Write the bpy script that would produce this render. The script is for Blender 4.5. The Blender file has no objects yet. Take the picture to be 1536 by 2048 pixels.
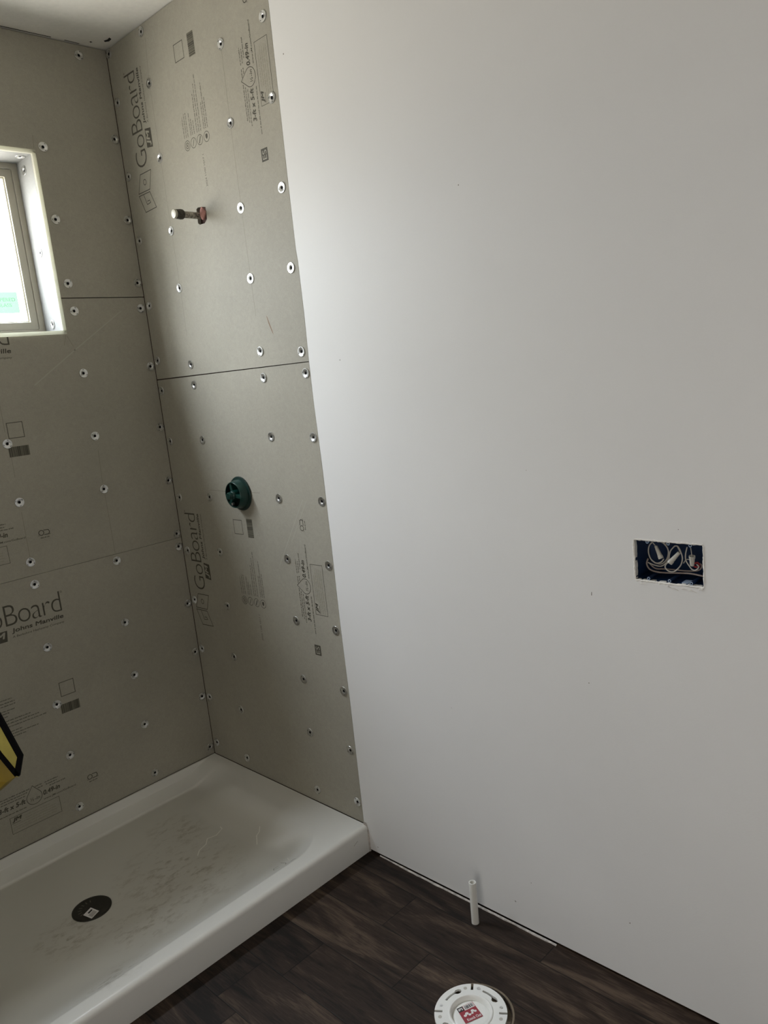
import bpy, bmesh, math, random
from mathutils import Vector, Matrix, Euler
from mathutils.geometry import tessellate_polygon
random.seed(7)
PI = math.pi
sc = bpy.context.scene
C = sc.collection

# ------------------------------------------------------------------ camera
cd = bpy.data.cameras.new('camera'); cam = bpy.data.objects.new('camera', cd); C.objects.link(cam)
cam.location = (-1.5672, -2.6996, 1.5919)
cam.rotation_euler = (1.385872, 0.103895, -0.805001)
cd.sensor_fit = 'VERTICAL'; cd.sensor_height = 24.0; cd.lens = 1564.84/2048*24.0
cd.clip_start = 0.02; cd.clip_end = 100
sc.camera = cam
# ------------------------------------------------------------------ colour management
sc.view_settings.view_transform = 'Standard'; sc.view_settings.look = 'None'
sc.view_settings.gamma = 1.0; sc.view_settings.use_curve_mapping = False
sc.view_settings.exposure = 0.0
sc.cycles.use_denoising = True
sc.cycles.max_bounces = 10; sc.cycles.diffuse_bounces = 7; sc.cycles.glossy_bounces = 4
sc.cycles.transmission_bounces = 6; sc.cycles.transparent_max_bounces = 10
sc.cycles.caustics_reflective = False; sc.cycles.caustics_refractive = False
sc.cycles.sample_clamp_indirect = 6.0

# ------------------------------------------------------------------ daylight: overcast sky over darker ground
SKY = 128.0
w = bpy.data.worlds.new('sky'); sc.world = w; w.use_nodes = True
nt = w.node_tree; nt.nodes.clear()
out = nt.nodes.new('ShaderNodeOutputWorld'); bg = nt.nodes.new('ShaderNodeBackground')
tc = nt.nodes.new('ShaderNodeTexCoord'); sx = nt.nodes.new('ShaderNodeSeparateXYZ')
rp = nt.nodes.new('ShaderNodeValToRGB'); ma = nt.nodes.new('ShaderNodeMath'); ma.operation = 'MULTIPLY_ADD'
ma.inputs[1].default_value = 0.5; ma.inputs[2].default_value = 0.5
cr = rp.color_ramp
def stop(el, z, c, k): el.position = z*0.5+0.5; el.color = (c[0]*k, c[1]*k, c[2]*k, 1)
stop(cr.elements[0], -0.08, (1.0, 0.97, 0.90), 0.155)
stop(cr.elements[1], 1.0, (0.84, 0.92, 1.0), 1.0)
for z, c, k in ((0.02, (0.95, 0.98, 1.0), 0.15), (0.30, (0.92, 0.97, 1.0), 0.22), (0.60, (0.90, 0.96, 1.03), 0.42), (0.75, (0.88, 0.95, 1.04), 0.66)):
    stop(cr.elements.new(z*0.5+0.5), z, c, k)
nt.links.new(tc.outputs['Generated'], sx.inputs[0]); nt.links.new(sx.outputs['Z'], ma.inputs[0])
nt.links.new(ma.outputs[0], rp.inputs[0]); nt.links.new(rp.outputs[0], bg.inputs[0])
bg.inputs[1].default_value = SKY
nt.links.new(bg.outputs[0], out.inputs[0])
def area(name, loc, rot, sx_, sy_, power, col, portal=False):
    l = bpy.data.lights.new(name, 'AREA'); l.shape = 'RECTANGLE'; l.size = sx_; l.size_y = sy_
    l.energy = power; l.color = col
    if portal: l.cycles.is_portal = True
    o = bpy.data.objects.new(name, l); C.objects.link(o); o.location = loc; o.rotation_euler = rot
    return o
area('window_portal', (-0.762, 0.192, 2.112), (-PI/2, 0, 0), 0.90, 0.62, 0, (1, 1, 1), True)
# added fill lamp by the left wall, standing in for unseen room light
area('room_fill_light', (-2.37, -2.60, 1.05), (0, -PI/2, 0), 1.9, 0.85, 14.0, (1.0, 0.95, 0.89))

# ------------------------------------------------------------------ materials
def mat(name, col, rough=0.6, metal=0.0, spec=0.5, noise=0.0, nscale=20.0, bump=0.0, bscale=60.0, trans=0.0):
    m = bpy.data.materials.new(name); m.use_nodes = True
    n = m.node_tree.nodes; l = m.node_tree.links; b = n['Principled BSDF']
    b.inputs['Base Color'].default_value = (*col, 1); b.inputs['Roughness'].default_value = rough
    b.inputs['Metallic'].default_value = metal; b.inputs['Specular IOR Level'].default_value = spec
    t = n.new('ShaderNodeTexCoord')
    if noise > 0:
        nz = n.new('ShaderNodeTexNoise'); nz.inputs['Scale'].default_value = nscale; nz.inputs['Detail'].default_value = 6
        l.new(t.outputs['Object'], nz.inputs['Vector'])
        r = n.new('ShaderNodeValToRGB')
        r.color_ramp.elements[0].position = 0.3; r.color_ramp.elements[1].position = 0.7
        r.color_ramp.elements[0].color = (*[c*(1-noise) for c in col], 1)
        r.color_ramp.elements[1].color = (*[min(1, c*(1+noise)) for c in col], 1)
        l.new(nz.outputs[0], r.inputs[0]); l.new(r.outputs[0], b.inputs['Base Color'])
    if bump > 0:
        nb = n.new('ShaderNodeTexNoise'); nb.inputs['Scale'].default_value = bscale; nb.inputs['Detail'].default_value = 4
        l.new(t.outputs['Object'], nb.inputs['Vector'])
        bp = n.new('ShaderNodeBump'); bp.inputs['Strength'].default_value = bump; bp.inputs['Distance'].default_value = 0.002
        l.new(nb.outputs[0], bp.inputs['Height']); l.new(bp.outputs[0], b.inputs['Normal'])
    if trans > 0:
        tr = n.new('ShaderNodeBsdfTranslucent'); tr.inputs[0].default_value = (*col, 1)
        mx = n.new('ShaderNodeMixShader'); mx.inputs[0].default_value = trans
        l.new(b.outputs[0], mx.inputs[1]); l.new(tr.outputs[0], mx.inputs[2])
        l.new(mx.outputs[0], n['Material Output'].inputs[0])
    return m

def board_material():
    m = bpy.data.materials.new('backer_facer'); m.use_nodes = True
    n = m.node_tree.nodes; l = m.node_tree.links; b = n['Principled BSDF']
    t = n.new('ShaderNodeTexCoord')
    def noise(scale, detail, vec=(1, 1, 1), dist=0.0):
        mp = n.new('ShaderNodeMapping'); mp.inputs['Scale'].default_value = vec
        z = n.new('ShaderNodeTexNoise'); z.inputs['Scale'].default_value = scale; z.inputs['Detail'].default_value = detail
        z.inputs['Distortion'].default_value = dist
        l.new(t.outputs['Object'], mp.inputs[0]); l.new(mp.outputs[0], z.inputs['Vector']); return z
    big = noise(3.0, 3); mid = noise(70, 5, (1, 1, 1), 1.2); fib = noise(420, 3)
    def ramp(z, a, bb, lo, hi):
        r = n.new('ShaderNodeMapRange'); r.inputs['From Min'].default_value = lo; r.inputs['From Max'].default_value = hi
        r.inputs['To Min'].default_value = a; r.inputs['To Max'].default_value = bb
        l.new(z.outputs[0], r.inputs[0]); return r
    r1 = ramp(big, 0.93, 1.06, 0.3, 0.7); r2 = ramp(mid, 0.95, 1.05, 0.3, 0.7); r3 = ramp(fib, 0.93, 1.07, 0.3, 0.7)
    m1 = n.new('ShaderNodeMath'); m1.operation = 'MULTIPLY'; l.new(r1.outputs[0], m1.inputs[0]); l.new(r2.outputs[0], m1.inputs[1])
    m2 = n.new('ShaderNodeMath'); m2.operation = 'MULTIPLY'; l.new(m1.outputs[0], m2.inputs[0]); l.new(r3.outputs[0], m2.inputs[1])
    mx = n.new('ShaderNodeVectorMath'); mx.operation = 'SCALE'; mx.inputs[0].default_value = (0.345, 0.325, 0.272)
    l.new(m2.outputs[0], mx.inputs['Scale']); l.new(mx.outputs[0], b.inputs['Base Color'])
    b.inputs['Roughness'].default_value = 0.62; b.inputs['Specular IOR Level'].default_value = 0.35
    bp = n.new('ShaderNodeBump'); bp.inputs['Strength'].default_value = 0.12; bp.inputs['Distance'].default_value = 0.001
    l.new(mid.outputs[0], bp.inputs['Height']); l.new(bp.outputs[0], b.inputs['Normal'])
    return m

def floor_material():
    m = bpy.data.materials.new('vinyl_plank'); m.use_nodes = True
    n = m.node_tree.nodes; l = m.node_tree.links; b = n['Principled BSDF']
    t = n.new('ShaderNodeTexCoord'); s = n.new('ShaderNodeSeparateXYZ'); l.new(t.outputs['Object'], s.inputs[0])
    def M(op, a, bb=None, c=None):
        x = n.new('ShaderNodeMath'); x.operation = op
        for i, v in enumerate((a, bb, c)):
            if v is None: continue
            if isinstance(v, (int, float)): x.inputs[i].default_value = v
            else: l.new(v, x.inputs[i])
        return x.outputs[0]
    W, L = 0.152, 1.22
    xs = M('DIVIDE', M('ADD', s.outputs['X'], 0.080), W)
    row = M('FLOOR', xs)
    rnd = M('FRACT', M('MULTIPLY', M('SINE', M('MULTIPLY', M('ADD', row, 3.7), 12.9898)), 4375.85))
    rowoff = M('MULTIPLY', rnd, L)
    iszero = M('COMPARE', row, 0.0, 0.1)
    off = M('ADD', M('MULTIPLY', rowoff, M('SUBTRACT', 1.0, iszero)), M('MULTIPLY', iszero, 1.617))
    ys = M('DIVIDE', M('ADD', s.outputs['Y'], off), L)
    col = M('FLOOR', ys)
    fx = M('FRACT', xs); fy = M('FRACT', ys)
    ex = M('MULTIPLY', M('MINIMUM', fx, M('SUBTRACT', 1.0, fx)), W)
    ey = M('MULTIPLY', M('MINIMUM', fy, M('SUBTRACT', 1.0, fy)), L)
    edge = M('MINIMUM', ex, ey)
    groove = n.new('ShaderNodeMapRange'); groove.inputs['From Min'].default_value = 0.0004; groove.inputs['From Max'].default_value = 0.0022
    l.new(edge, groove.inputs[0])
    pid = M('FRACT', M('MULTIPLY', M('SINE', M('ADD', M('MULTIPLY', row, 7.13), M('MULTIPLY', col, 3.71))), 951.13))
    cmb = n.new('ShaderNodeCombineXYZ')
    l.new(M('MULTIPLY', s.outputs['X'], 9.0), cmb.inputs[0]); l.new(M('MULTIPLY', s.outputs['Y'], 1.5), cmb.inputs[1]); l.new(M('MULTIPLY', pid, 37.0), cmb.inputs[2])
    z1 = n.new('ShaderNodeTexNoise'); z1.inputs['Scale'].default_value = 1.6; z1.inputs['Detail'].default_value = 8; z1.inputs['Distortion'].default_value = 1.0
    z1.inputs['Roughness'].default_value = 0.62
    l.new(cmb.outputs[0], z1.inputs['Vector'])
    cm2 = n.new('ShaderNodeCombineXYZ')
    l.new(M('MULTIPLY', s.outputs['X'], 60.0), cm2.inputs[0]); l.new(M('MULTIPLY', s.outputs['Y'], 4.0), cm2.inputs[1]); l.new(M('MULTIPLY', pid, 11.0), cm2.inputs[2])
    z2 = n.new('ShaderNodeTexNoise'); z2.inputs['Scale'].default_value = 2.2; z2.inputs['Detail'].default_value = 6; z2.inputs['Distortion'].default_value = 2.0
    l.new(cm2.outputs[0], z2.inputs['Vector'])
    r = n.new('ShaderNodeValToRGB'); cr = r.color_ramp
    cr.elements[0].position = 0.38; cr.elements[0].color = (0.0068, 0.0036, 0.0022, 1)
    cr.elements[1].position = 0.66; cr.elements[1].color = (0.088, 0.060, 0.041, 1)
    e = cr.elements.new(0.52); e.color = (0.029, 0.0175, 0.0115, 1)
    v = M('ADD', M('MULTIPLY', z1.outputs[0], 0.70), M('MULTIPLY', z2.outputs[0], 0.30))
    v = M('ADD', v, M('MULTIPLY', M('SUBTRACT', pid, 0.5), 0.10))
    l.new(v, r.inputs[0])
    mx = n.new('ShaderNodeVectorMath'); mx.operation = 'SCALE'; l.new(r.outputs[0], mx.inputs[0])
    g2 = M('ADD', M('MULTIPLY', groove.outputs[0], 0.8), 0.2)
    l.new(g2, mx.inputs['Scale']); l.new(mx.outputs[0], b.inputs['Base Color'])
    b.inputs['Roughness'].default_value = 0.6; b.inputs['Specular IOR Level'].default_value = 0.22
    bp = n.new('ShaderNodeBump'); bp.inputs['Strength'].default_value = 0.35; bp.inputs['Distance'].default_value = 0.0012
    l.new(M('ADD', M('MULTIPLY', z2.outputs[0], 0.4), groove.outputs[0]), bp.inputs['Height']); l.new(bp.outputs[0], b.inputs['Normal'])
    return m

def pan_material():
    m = bpy.data.materials.new('acrylic_pan'); m.use_nodes = True
    n = m.node_tree.nodes; l = m.node_tree.links; b = n['Principled BSDF']
    t = n.new('ShaderNodeTexCoord'); g = n.new('ShaderNodeNewGeometry'); s = n.new('ShaderNodeSeparateXYZ'); l.new(g.outputs['Position'], s.inputs[0])
    def M(op, a, bb=None):
        x = n.new('ShaderNodeMath'); x.operation = op; x.use_clamp = False
        for i, v in enumerate((a, bb)):
            if v is None: continue
            if isinstance(v, (int, float)): x.inputs[i].default_value = v
            else: l.new(v, x.inputs[i])
        return x.outputs[0]
    def blob(cx, cy, rx, ry):
        dx = M('DIVIDE', M('SUBTRACT', s.outputs['X'], cx), rx); dy = M('DIVIDE', M('SUBTRACT', s.outputs['Y'], cy), ry)
        d = M('SQRT', M('ADD', M('MULTIPLY', dx, dx), M('MULTIPLY', dy, dy)))
        r = n.new('ShaderNodeMapRange'); r.inputs['From Min'].default_value = 1.0; r.inputs['From Max'].default_value = 0.35
        l.new(d, r.inputs[0]); return r.outputs[0]
    area_ = blob(-0.50, -0.52, 0.24, 0.26)
    for a in ((-0.85, -0.50, 0.14, 0.12), (-0.37, -0.30, 0.12, 0.14), (-0.86, -0.80, 0.12, 0.08), (-0.66, -0.64, 0.18, 0.12)):
        area_ = M('MAXIMUM', area_, blob(*a))
    mp = n.new('ShaderNodeMapping'); mp.inputs['Rotation'].default_value = (0, 0, 0.6); mp.inputs['Scale'].default_value = (1, 1.8, 1)
    l.new(g.outputs['Position'], mp.inputs[0])
    z = n.new('ShaderNodeTexNoise'); z.inputs['Scale'].default_value = 26; z.inputs['Detail'].default_value = 7; z.inputs['Roughness'].default_value = 0.65
    l.new(mp.outputs[0], z.inputs['Vector'])
    r = n.new('ShaderNodeMapRange'); r.inputs['From Min'].default_value = 0.50; r.inputs['From Max'].default_value = 0.68; l.new(z.outputs[0], r.inputs[0])
    d1 = M('MULTIPLY', M('MULTIPLY', r.outputs[0], area_), 0.72)
    z3 = n.new('ShaderNodeTexNoise'); z3.inputs['Scale'].default_value = 7; z3.inputs['Detail'].default_value = 4; l.new(g.outputs['Position'], z3.inputs['Vector'])
    d2 = M('MULTIPLY', M('MULTIPLY', z3.outputs[0], area_), 0.22)
    dd = M('ADD', d1, d2)
    mx = n.new('ShaderNodeMix'); mx.data_type = 'RGBA'; l.new(dd, mx.inputs[0])
    def gate(o, lo, hi):
        r_ = n.new('ShaderNodeMapRange'); r_.interpolation_type = 'SMOOTHSTEP'; r_.inputs['From Min'].default_value = lo; r_.inputs['From Max'].default_value = hi; l.new(o, r_.inputs[0]); return r_.outputs[0]
    # the textured, dusty tread area of the pan floor
    tread = M('MULTIPLY', M('MULTIPLY', gate(s.outputs['X'], -0.10, -0.22), gate(s.outputs['X'], -1.44, -1.40)), M('MULTIPLY', gate(s.outputs['Y'], -0.084, -0.096), gate(s.outputs['Y'], -0.815, -0.74)))
    cl = n.new('ShaderNodeMix'); cl.data_type = 'RGBA'; l.new(tread, cl.inputs[0]); cl.inputs[6].default_value = (0.71, 0.70, 0.665, 1); cl.inputs[7].default_value = (0.56, 0.545, 0.495, 1)
    l.new(cl.outputs[2], mx.inputs[6]); mx.inputs[7].default_value = (0.30, 0.265, 0.21, 1)
    l.new(mx.outputs[2], b.inputs['Base Color'])
    rr = M('ADD', M('MULTIPLY', dd, 0.5), 0.30); l.new(rr, b.inputs['Roughness'])
    b.inputs['Specular IOR Level'].default_value = 0.45
    return m

def glass_material():
    m = bpy.data.materials.new('clear_glass'); m.use_nodes = True
    n = m.node_tree.nodes; l = m.node_tree.links
    tr = n.new('ShaderNodeBsdfTransparent'); tr.inputs[0].default_value = (0.975, 0.978, 0.975, 1)
    gl = n.new('ShaderNodeBsdfGlossy'); gl.inputs['Roughness'].default_value = 0.02
    fr = n.new('ShaderNodeFresnel'); fr.inputs[0].default_value = 1.45
    ge = n.new('ShaderNodeNewGeometry'); iv = n.new('ShaderNodeMath'); iv.operation = 'SUBTRACT'; iv.inputs[0].default_value = 1.0; l.new(ge.outputs['Backfacing'], iv.inputs[1])
    fm = n.new('ShaderNodeMath'); fm.operation = 'MULTIPLY'; l.new(fr.outputs[0], fm.inputs[0]); l.new(iv.outputs[0], fm.inputs[1])   # each pane face reflects once, no internal reflection
    mx = n.new('ShaderNodeMixShader'); l.new(fm.outputs[0], mx.inputs[0]); l.new(tr.outputs[0], mx.inputs[1]); l.new(gl.outputs[0], mx.inputs[2])
    l.new(mx.outputs[0], n['Material Output'].inputs[0]); return m
def film_material(name, col, k):
    m = bpy.data.materials.new(name); m.use_nodes = True
    n = m.node_tree.nodes; l = m.node_tree.links
    tr = n.new('ShaderNodeBsdfTransparent'); tr.inputs[0].default_value = (*col, 1)
    ts = n.new('ShaderNodeBsdfTranslucent'); ts.inputs[0].default_value = (*col, 1)
    mx = n.new('ShaderNodeMixShader'); mx.inputs[0].default_value = k
    l.new(tr.outputs[0], mx.inputs[1]); l.new(ts.outputs[0], mx.inputs[2]); l.new(mx.outputs[0], n['Material Output'].inputs[0]); return m

M_board = board_material(); M_floor = floor_material(); M_pan = pan_material(); M_glass = glass_material()
M_foam = mat('foam_core', (0.85, 0.84, 0.74), 0.8, trans=0.7)
M_dry = mat('painted_drywall', (0.775, 0.768, 0.760), 0.55, noise=0.012, nscale=3.0, bump=0.10, bscale=260)
M_ceil = mat('ceiling_paint', (0.80, 0.78, 0.73), 0.8, noise=0.03, nscale=60, bump=0.15, bscale=200)
M_gyp = mat('torn_gypsum', (0.82, 0.80, 0.76), 0.9, noise=0.1, nscale=200, bump=0.5, bscale=300)
M_stud = mat('framing_wood', (0.045, 0.018, 0.013), 0.9, noise=0.3, nscale=30)
M_room = mat('room_paint', (0.30, 0.295, 0.275), 0.8)
M_ink = mat('dark_print', (0.060, 0.055, 0.040), 0.7)
M_inkl = mat('faded_print', (0.150, 0.140, 0.105), 0.7)
M_faint = mat('faint_print', (0.27, 0.255, 0.195), 0.7)
M_pencil = mat('pencil_line', (0.20, 0.19, 0.145), 0.7)
M_scuff = mat('scuff_line', (0.385, 0.365, 0.310), 0.6)
M_rust = mat('rust_smear', (0.22, 0.15, 0.10), 0.8)
M_wash = mat('galvanised_steel', (0.74, 0.74, 0.725), 0.34, metal=1.0, noise=0.08, nscale=200)
M_screw = mat('screw_black', (0.006, 0.006, 0.007), 0.9, spec=0.1)
M_vinyl = mat('window_vinyl', (0.46, 0.43, 0.345), 0.4)
M_bead = mat('glazing_bead', (0.80, 0.78, 0.68), 0.3)  # paler than the vinyl: sky glare put into the bead's colour
M_dark = mat('dark_gap', (0.012, 0.010, 0.008), 0.9)
M_green = mat('green_plastic', (0.0035, 0.034, 0.027), 0.28, noise=0.15, nscale=40)
M_greend = mat('green_recess_shade', (0.001, 0.008, 0.007), 0.5)  # darker copy of the green: shade painted into cup recess and knob slot
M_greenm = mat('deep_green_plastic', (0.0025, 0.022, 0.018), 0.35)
M_pipe = mat('scuffed_steel', (0.26, 0.24, 0.20), 0.5, metal=0.25, noise=0.95, nscale=110)
M_thread = mat('dark_fitting', (0.055, 0.050, 0.040), 0.5, metal=0.5, noise=0.5, nscale=120, bump=0.6, bscale=300)
M_cap = mat('pale_cap', (0.50, 0.48, 0.40), 0.35, noise=0.06, nscale=120)
M_pink = mat('pink_foam', (0.50, 0.25, 0.22), 0.85, noise=0.2, nscale=60, bump=0.5, bscale=90)
M_pvc = mat('white_pvc', (0.68, 0.67, 0.63), 0.35)
M_flange = mat('flange_pvc', (0.80, 0.80, 0.77), 0.30)
M_red = mat('label_red', (0.30, 0.03, 0.045), 0.5)
M_white = mat('label_white', (0.75, 0.73, 0.72), 0.5)
M_blk = mat('label_black', (0.02, 0.018, 0.018), 0.6)
M_drain = mat('drain_plastic', (0.016, 0.014, 0.010), 0.35, noise=0.3, nscale=60)
M_drainl = mat('drain_slot', (0.13, 0.12, 0.09), 0.4)
M_blue = mat('blue_box_plastic', (0.006, 0.024, 0.075), 0.35)
M_boss = mat('blue_boss_rim', (0.33, 0.42, 0.56), 0.35)
M_wire = mat('white_wire', (0.46, 0.43, 0.385), 0.4)
M_cable = mat('grey_pink_cable', (0.28, 0.225, 0.20), 0.5)
M_redw = mat('red_wire', (0.30, 0.02, 0.02), 0.4)
M_nut = mat('wire_connector_tan', (0.50, 0.48, 0.43), 0.45)
M_copper = mat('bare_copper', (0.45, 0.40, 0.33), 0.35, metal=0.7)
M_yel = mat('yellow_fabric', (0.34, 0.29, 0.06), 0.7, noise=0.25, nscale=18, bump=0.8, bscale=25)
M_yeld = mat('yellow_body_fabric', (0.24, 0.165, 0.015), 0.75, noise=0.2, nscale=12, bump=0.8, bscale=18)
M_bind = mat('black_binding', (0.003, 0.003, 0.0035), 0.9, spec=0.1)
M_ply = mat('cut_subfloor', (0.16, 0.125, 0.085), 0.8, noise=0.2, nscale=60)
M_caulk = mat('white_caulk', (0.50, 0.46, 0.42), 0.5, noise=0.35, nscale=80)
M_sticker = film_material('green_label_film', (0.028, 0.053, 0.033), 1.0)
M_stext = film_material('label_text_ink', (0.50, 0.62, 0.55), 0.0)
M_curb = mat('scratch_mark', (0.20, 0.18, 0.15), 0.6)
M_gouge = mat('pale_scratch', (0.78, 0.76, 0.70), 0.5)
M_wood = mat('table_wood', (0.28, 0.19, 0.11), 0.6)

# ------------------------------------------------------------------ mesh helpers
class MB:
    def __init__(s): s.v = []; s.f = []; s.m = []
    def add(s, vs, fs, mi=0):
        k = len(s.v); s.v += [Vector(v) for v in vs]
        for f in fs: s.f.append([i+k for i in f]); s.m.append(mi)
        return s
    def quad(s, a, b, c, d, mi=0): return s.add([a, b, c, d], [(0, 1, 2, 3)], mi)
    def box(s, x0, x1, y0, y1, z0, z1, mi=0):
        v = [(x, y, z) for z in (z0, z1) for y in (y0, y1) for x in (x0, x1)]
        return s.add(v, [(0, 2, 3, 1), (4, 5, 7, 6), (0, 1, 5, 4), (2, 6, 7, 3), (0, 4, 6, 2), (1, 3, 7, 5)], mi)
    def lathe(s, prof, n=32, M=None, mi=0, cap=True, closed=False):
        M = M or Matrix(); vs = []; fs = []
        for r, z in prof:
            for i in range(n):
                a = 2*PI*i/n; vs.append(M @ Vector((r*math.cos(a), r*math.sin(a), z)))
        K = len(prof)
        for j in range(K-1 if not closed else K):
            for i in range(n):
                a = j*n+i; b = j*n+(i+1) % n; c = ((j+1) % K)*n+(i+1) % n; d = ((j+1) % K)*n+i
                fs.append((a, b, c, d))
        if cap and not closed:
            if prof[0][0] > 1e-6: fs.append(tuple(reversed(range(n))))
            if prof[-1][0] > 1e-6: fs.append(tuple((K-1)*n+i for i in range(n)))
        return s.add(vs, fs, mi)
    def tube(s, pts, r, n=10, mi=0, smooth=6):
        P = [Vector(p) for p in pts]
        if smooth and len(P) > 2:
            Q = []
            for i in range(len(P)-1):
                p0 = P[max(i-1, 0)]; p1 = P[i]; p2 = P[i+1]; p3 = P[min(i+2, len(P)-1)]
                for k in range(smooth):
                    t = k/smooth
                    Q.append(0.5*((2*p1)+(-p0+p2)*t+(2*p0-5*p1+4*p2-p3)*t*t+(-p0+3*p1-3*p2+p3)*t**3))
            Q.append(P[-1]); P = Q
        up = Vector((0.31, 0.2, 0.93)); vs = []; fs = []
        for i, p in enumerate(P):
            t = (P[min(i+1, len(P)-1)]-P[max(i-1, 0)]).normalized()
            a = t.cross(up)
            if a.length < 1e-4: a = t.cross(Vector((1, 0, 0)))
            a.normalize(); b = t.cross(a); up = a.cross(t)
            for k in range(n):
                g = 2*PI*k/n; vs.append(p+r*(math.cos(g)*a+math.sin(g)*b))
        for i in range(len(P)-1):
            for k in range(n): fs.append((i*n+k, i*n+(k+1) % n, (i+1)*n+(k+1) % n, (i+1)*n+k))
        fs.append(tuple(reversed(range(n)))); fs.append(tuple((len(P)-1)*n+k for k in range(n)))
        return s.add(vs, fs, mi)
    def plate(s, outer, holes, f3, d, mi=0, mside=None, mback=None):
        """polygon with holes (2D), mapped by f3(u, v, w), thickness from w=0 to w=d"""
        loops = [outer]+list(holes); mside = mi if mside is None else mside
        tri = tessellate_polygon([[Vector((u, v, 0)) for u, v in lp] for lp in loops])
        flat = [p for lp in loops for p in lp]; N = len(flat)
        vs = [f3(u, v, 0) for u, v in flat]+[f3(u, v, d) for u, v in flat]
        k = len(s.v); s.v += [Vector(v) for v in vs]
        for t in tri:
            s.f.append([k+i for i in t]); s.m.append(mi)
            s.f.append([k+N+i for i in reversed(t)]); s.m.append(mi if mback is None else mback)
        o = 0
        for lp in loops:
            n = len(lp)
            for i in range(n):
                a = o+i; b = o+(i+1) % n
                s.f.append([k+a, k+b, k+N+b, k+N+a]); s.m.append(mside)
            o += n
        return s
    def mesh(s, name, mats, org=Vector((0, 0, 0)), smooth=False, norm=True):
        me = bpy.data.meshes.new(name); me.from_pydata([v-org for v in s.v], [], s.f)
        for m in mats: me.materials.append(m)
        me.polygons.foreach_set('material_index', s.m)
        if norm:
            bm = bmesh.new(); bm.from_mesh(me); bmesh.ops.recalc_face_normals(bm, faces=bm.faces); bm.to_mesh(me); bm.free()
        if smooth:
            me.polygons.foreach_set('use_smooth', [True]*len(me.polygons))
            me.set_sharp_from_angle(angle=math.radians(38))
        me.update(); return me
    def build(s, name, mats, parent=None, smooth=False, origin=None, norm=True):
        mats = mats if isinstance(mats, (list, tuple)) else [mats]
        if parent is not None: org = world_loc(parent)
        elif origin is not None: org = Vector(origin)
        else: org = Vector((0, 0, 0))
        if parent is not None and origin is not None:
            me = s.mesh(name, mats, Vector(origin), smooth, norm); o = bpy.data.objects.new(name, me); o.location = Vector(origin)-org
        else:
            me = s.mesh(name, mats, org, smooth, norm); o = bpy.data.objects.new(name, me)
            if parent is None: o.location = org
        C.objects.link(o)
        if parent is not None: o.parent = parent
        return o
def world_loc(o):
    p = Vector(o.location)
    while o.parent: o = o.parent; p = p+Vector(o.location)
    return p
def thing(name, loc, label, cat, group=None):
    o = bpy.data.objects.new(name, None); C.objects.link(o); o.location = loc; o.empty_display_size = 0.05
    o['label'] = label; o['category'] = cat
    if group: o['group'] = group
    return o
def struct(o): o['kind'] = 'structure'; return o
def bevel(o, wdt, seg=2):
    m = o.modifiers.new('bevel', 'BEVEL'); m.width = wdt; m.segments = seg; m.limit_method = 'ANGLE'; m.angle_limit = math.radians(40)
    return o

# text as flat mesh pieces, fitted into a box (u0, v0)-(u1, v1) of a board's own surface
_tc = {}
def text_geo(body, offset=0.0, shear=0.0, spacing=1.0):
    key = (body, offset, shear, spacing)
    if key in _tc: return _tc[key]
    cu = bpy.data.curves.new('t', 'FONT'); cu.body = body; cu.size = 1.0; cu.offset = offset; cu.shear = shear; cu.space_character = spacing
    cu.resolution_u = 4
    ob = bpy.data.objects.new('t', cu); C.objects.link(ob)
    dg = bpy.context.evaluated_depsgraph_get(); dg.update()
    me = bpy.data.meshes.new_from_object(ob.evaluated_get(dg))
    vs = [Vector(v.co) for v in me.vertices]; fs = [tuple(p.vertices) for p in me.polygons]
    bpy.data.objects.remove(ob); bpy.data.curves.remove(cu); bpy.data.meshes.remove(me)
    x0 = min(v.x for v in vs); x1 = max(v.x for v in vs); y0 = min(v.y for v in vs); y1 = max(v.y for v in vs)
    _tc[key] = ([((v.x-x0)/(x1-x0), (v.y-y0)/(y1-y0)) for v in vs], fs); return _tc[key]
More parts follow.
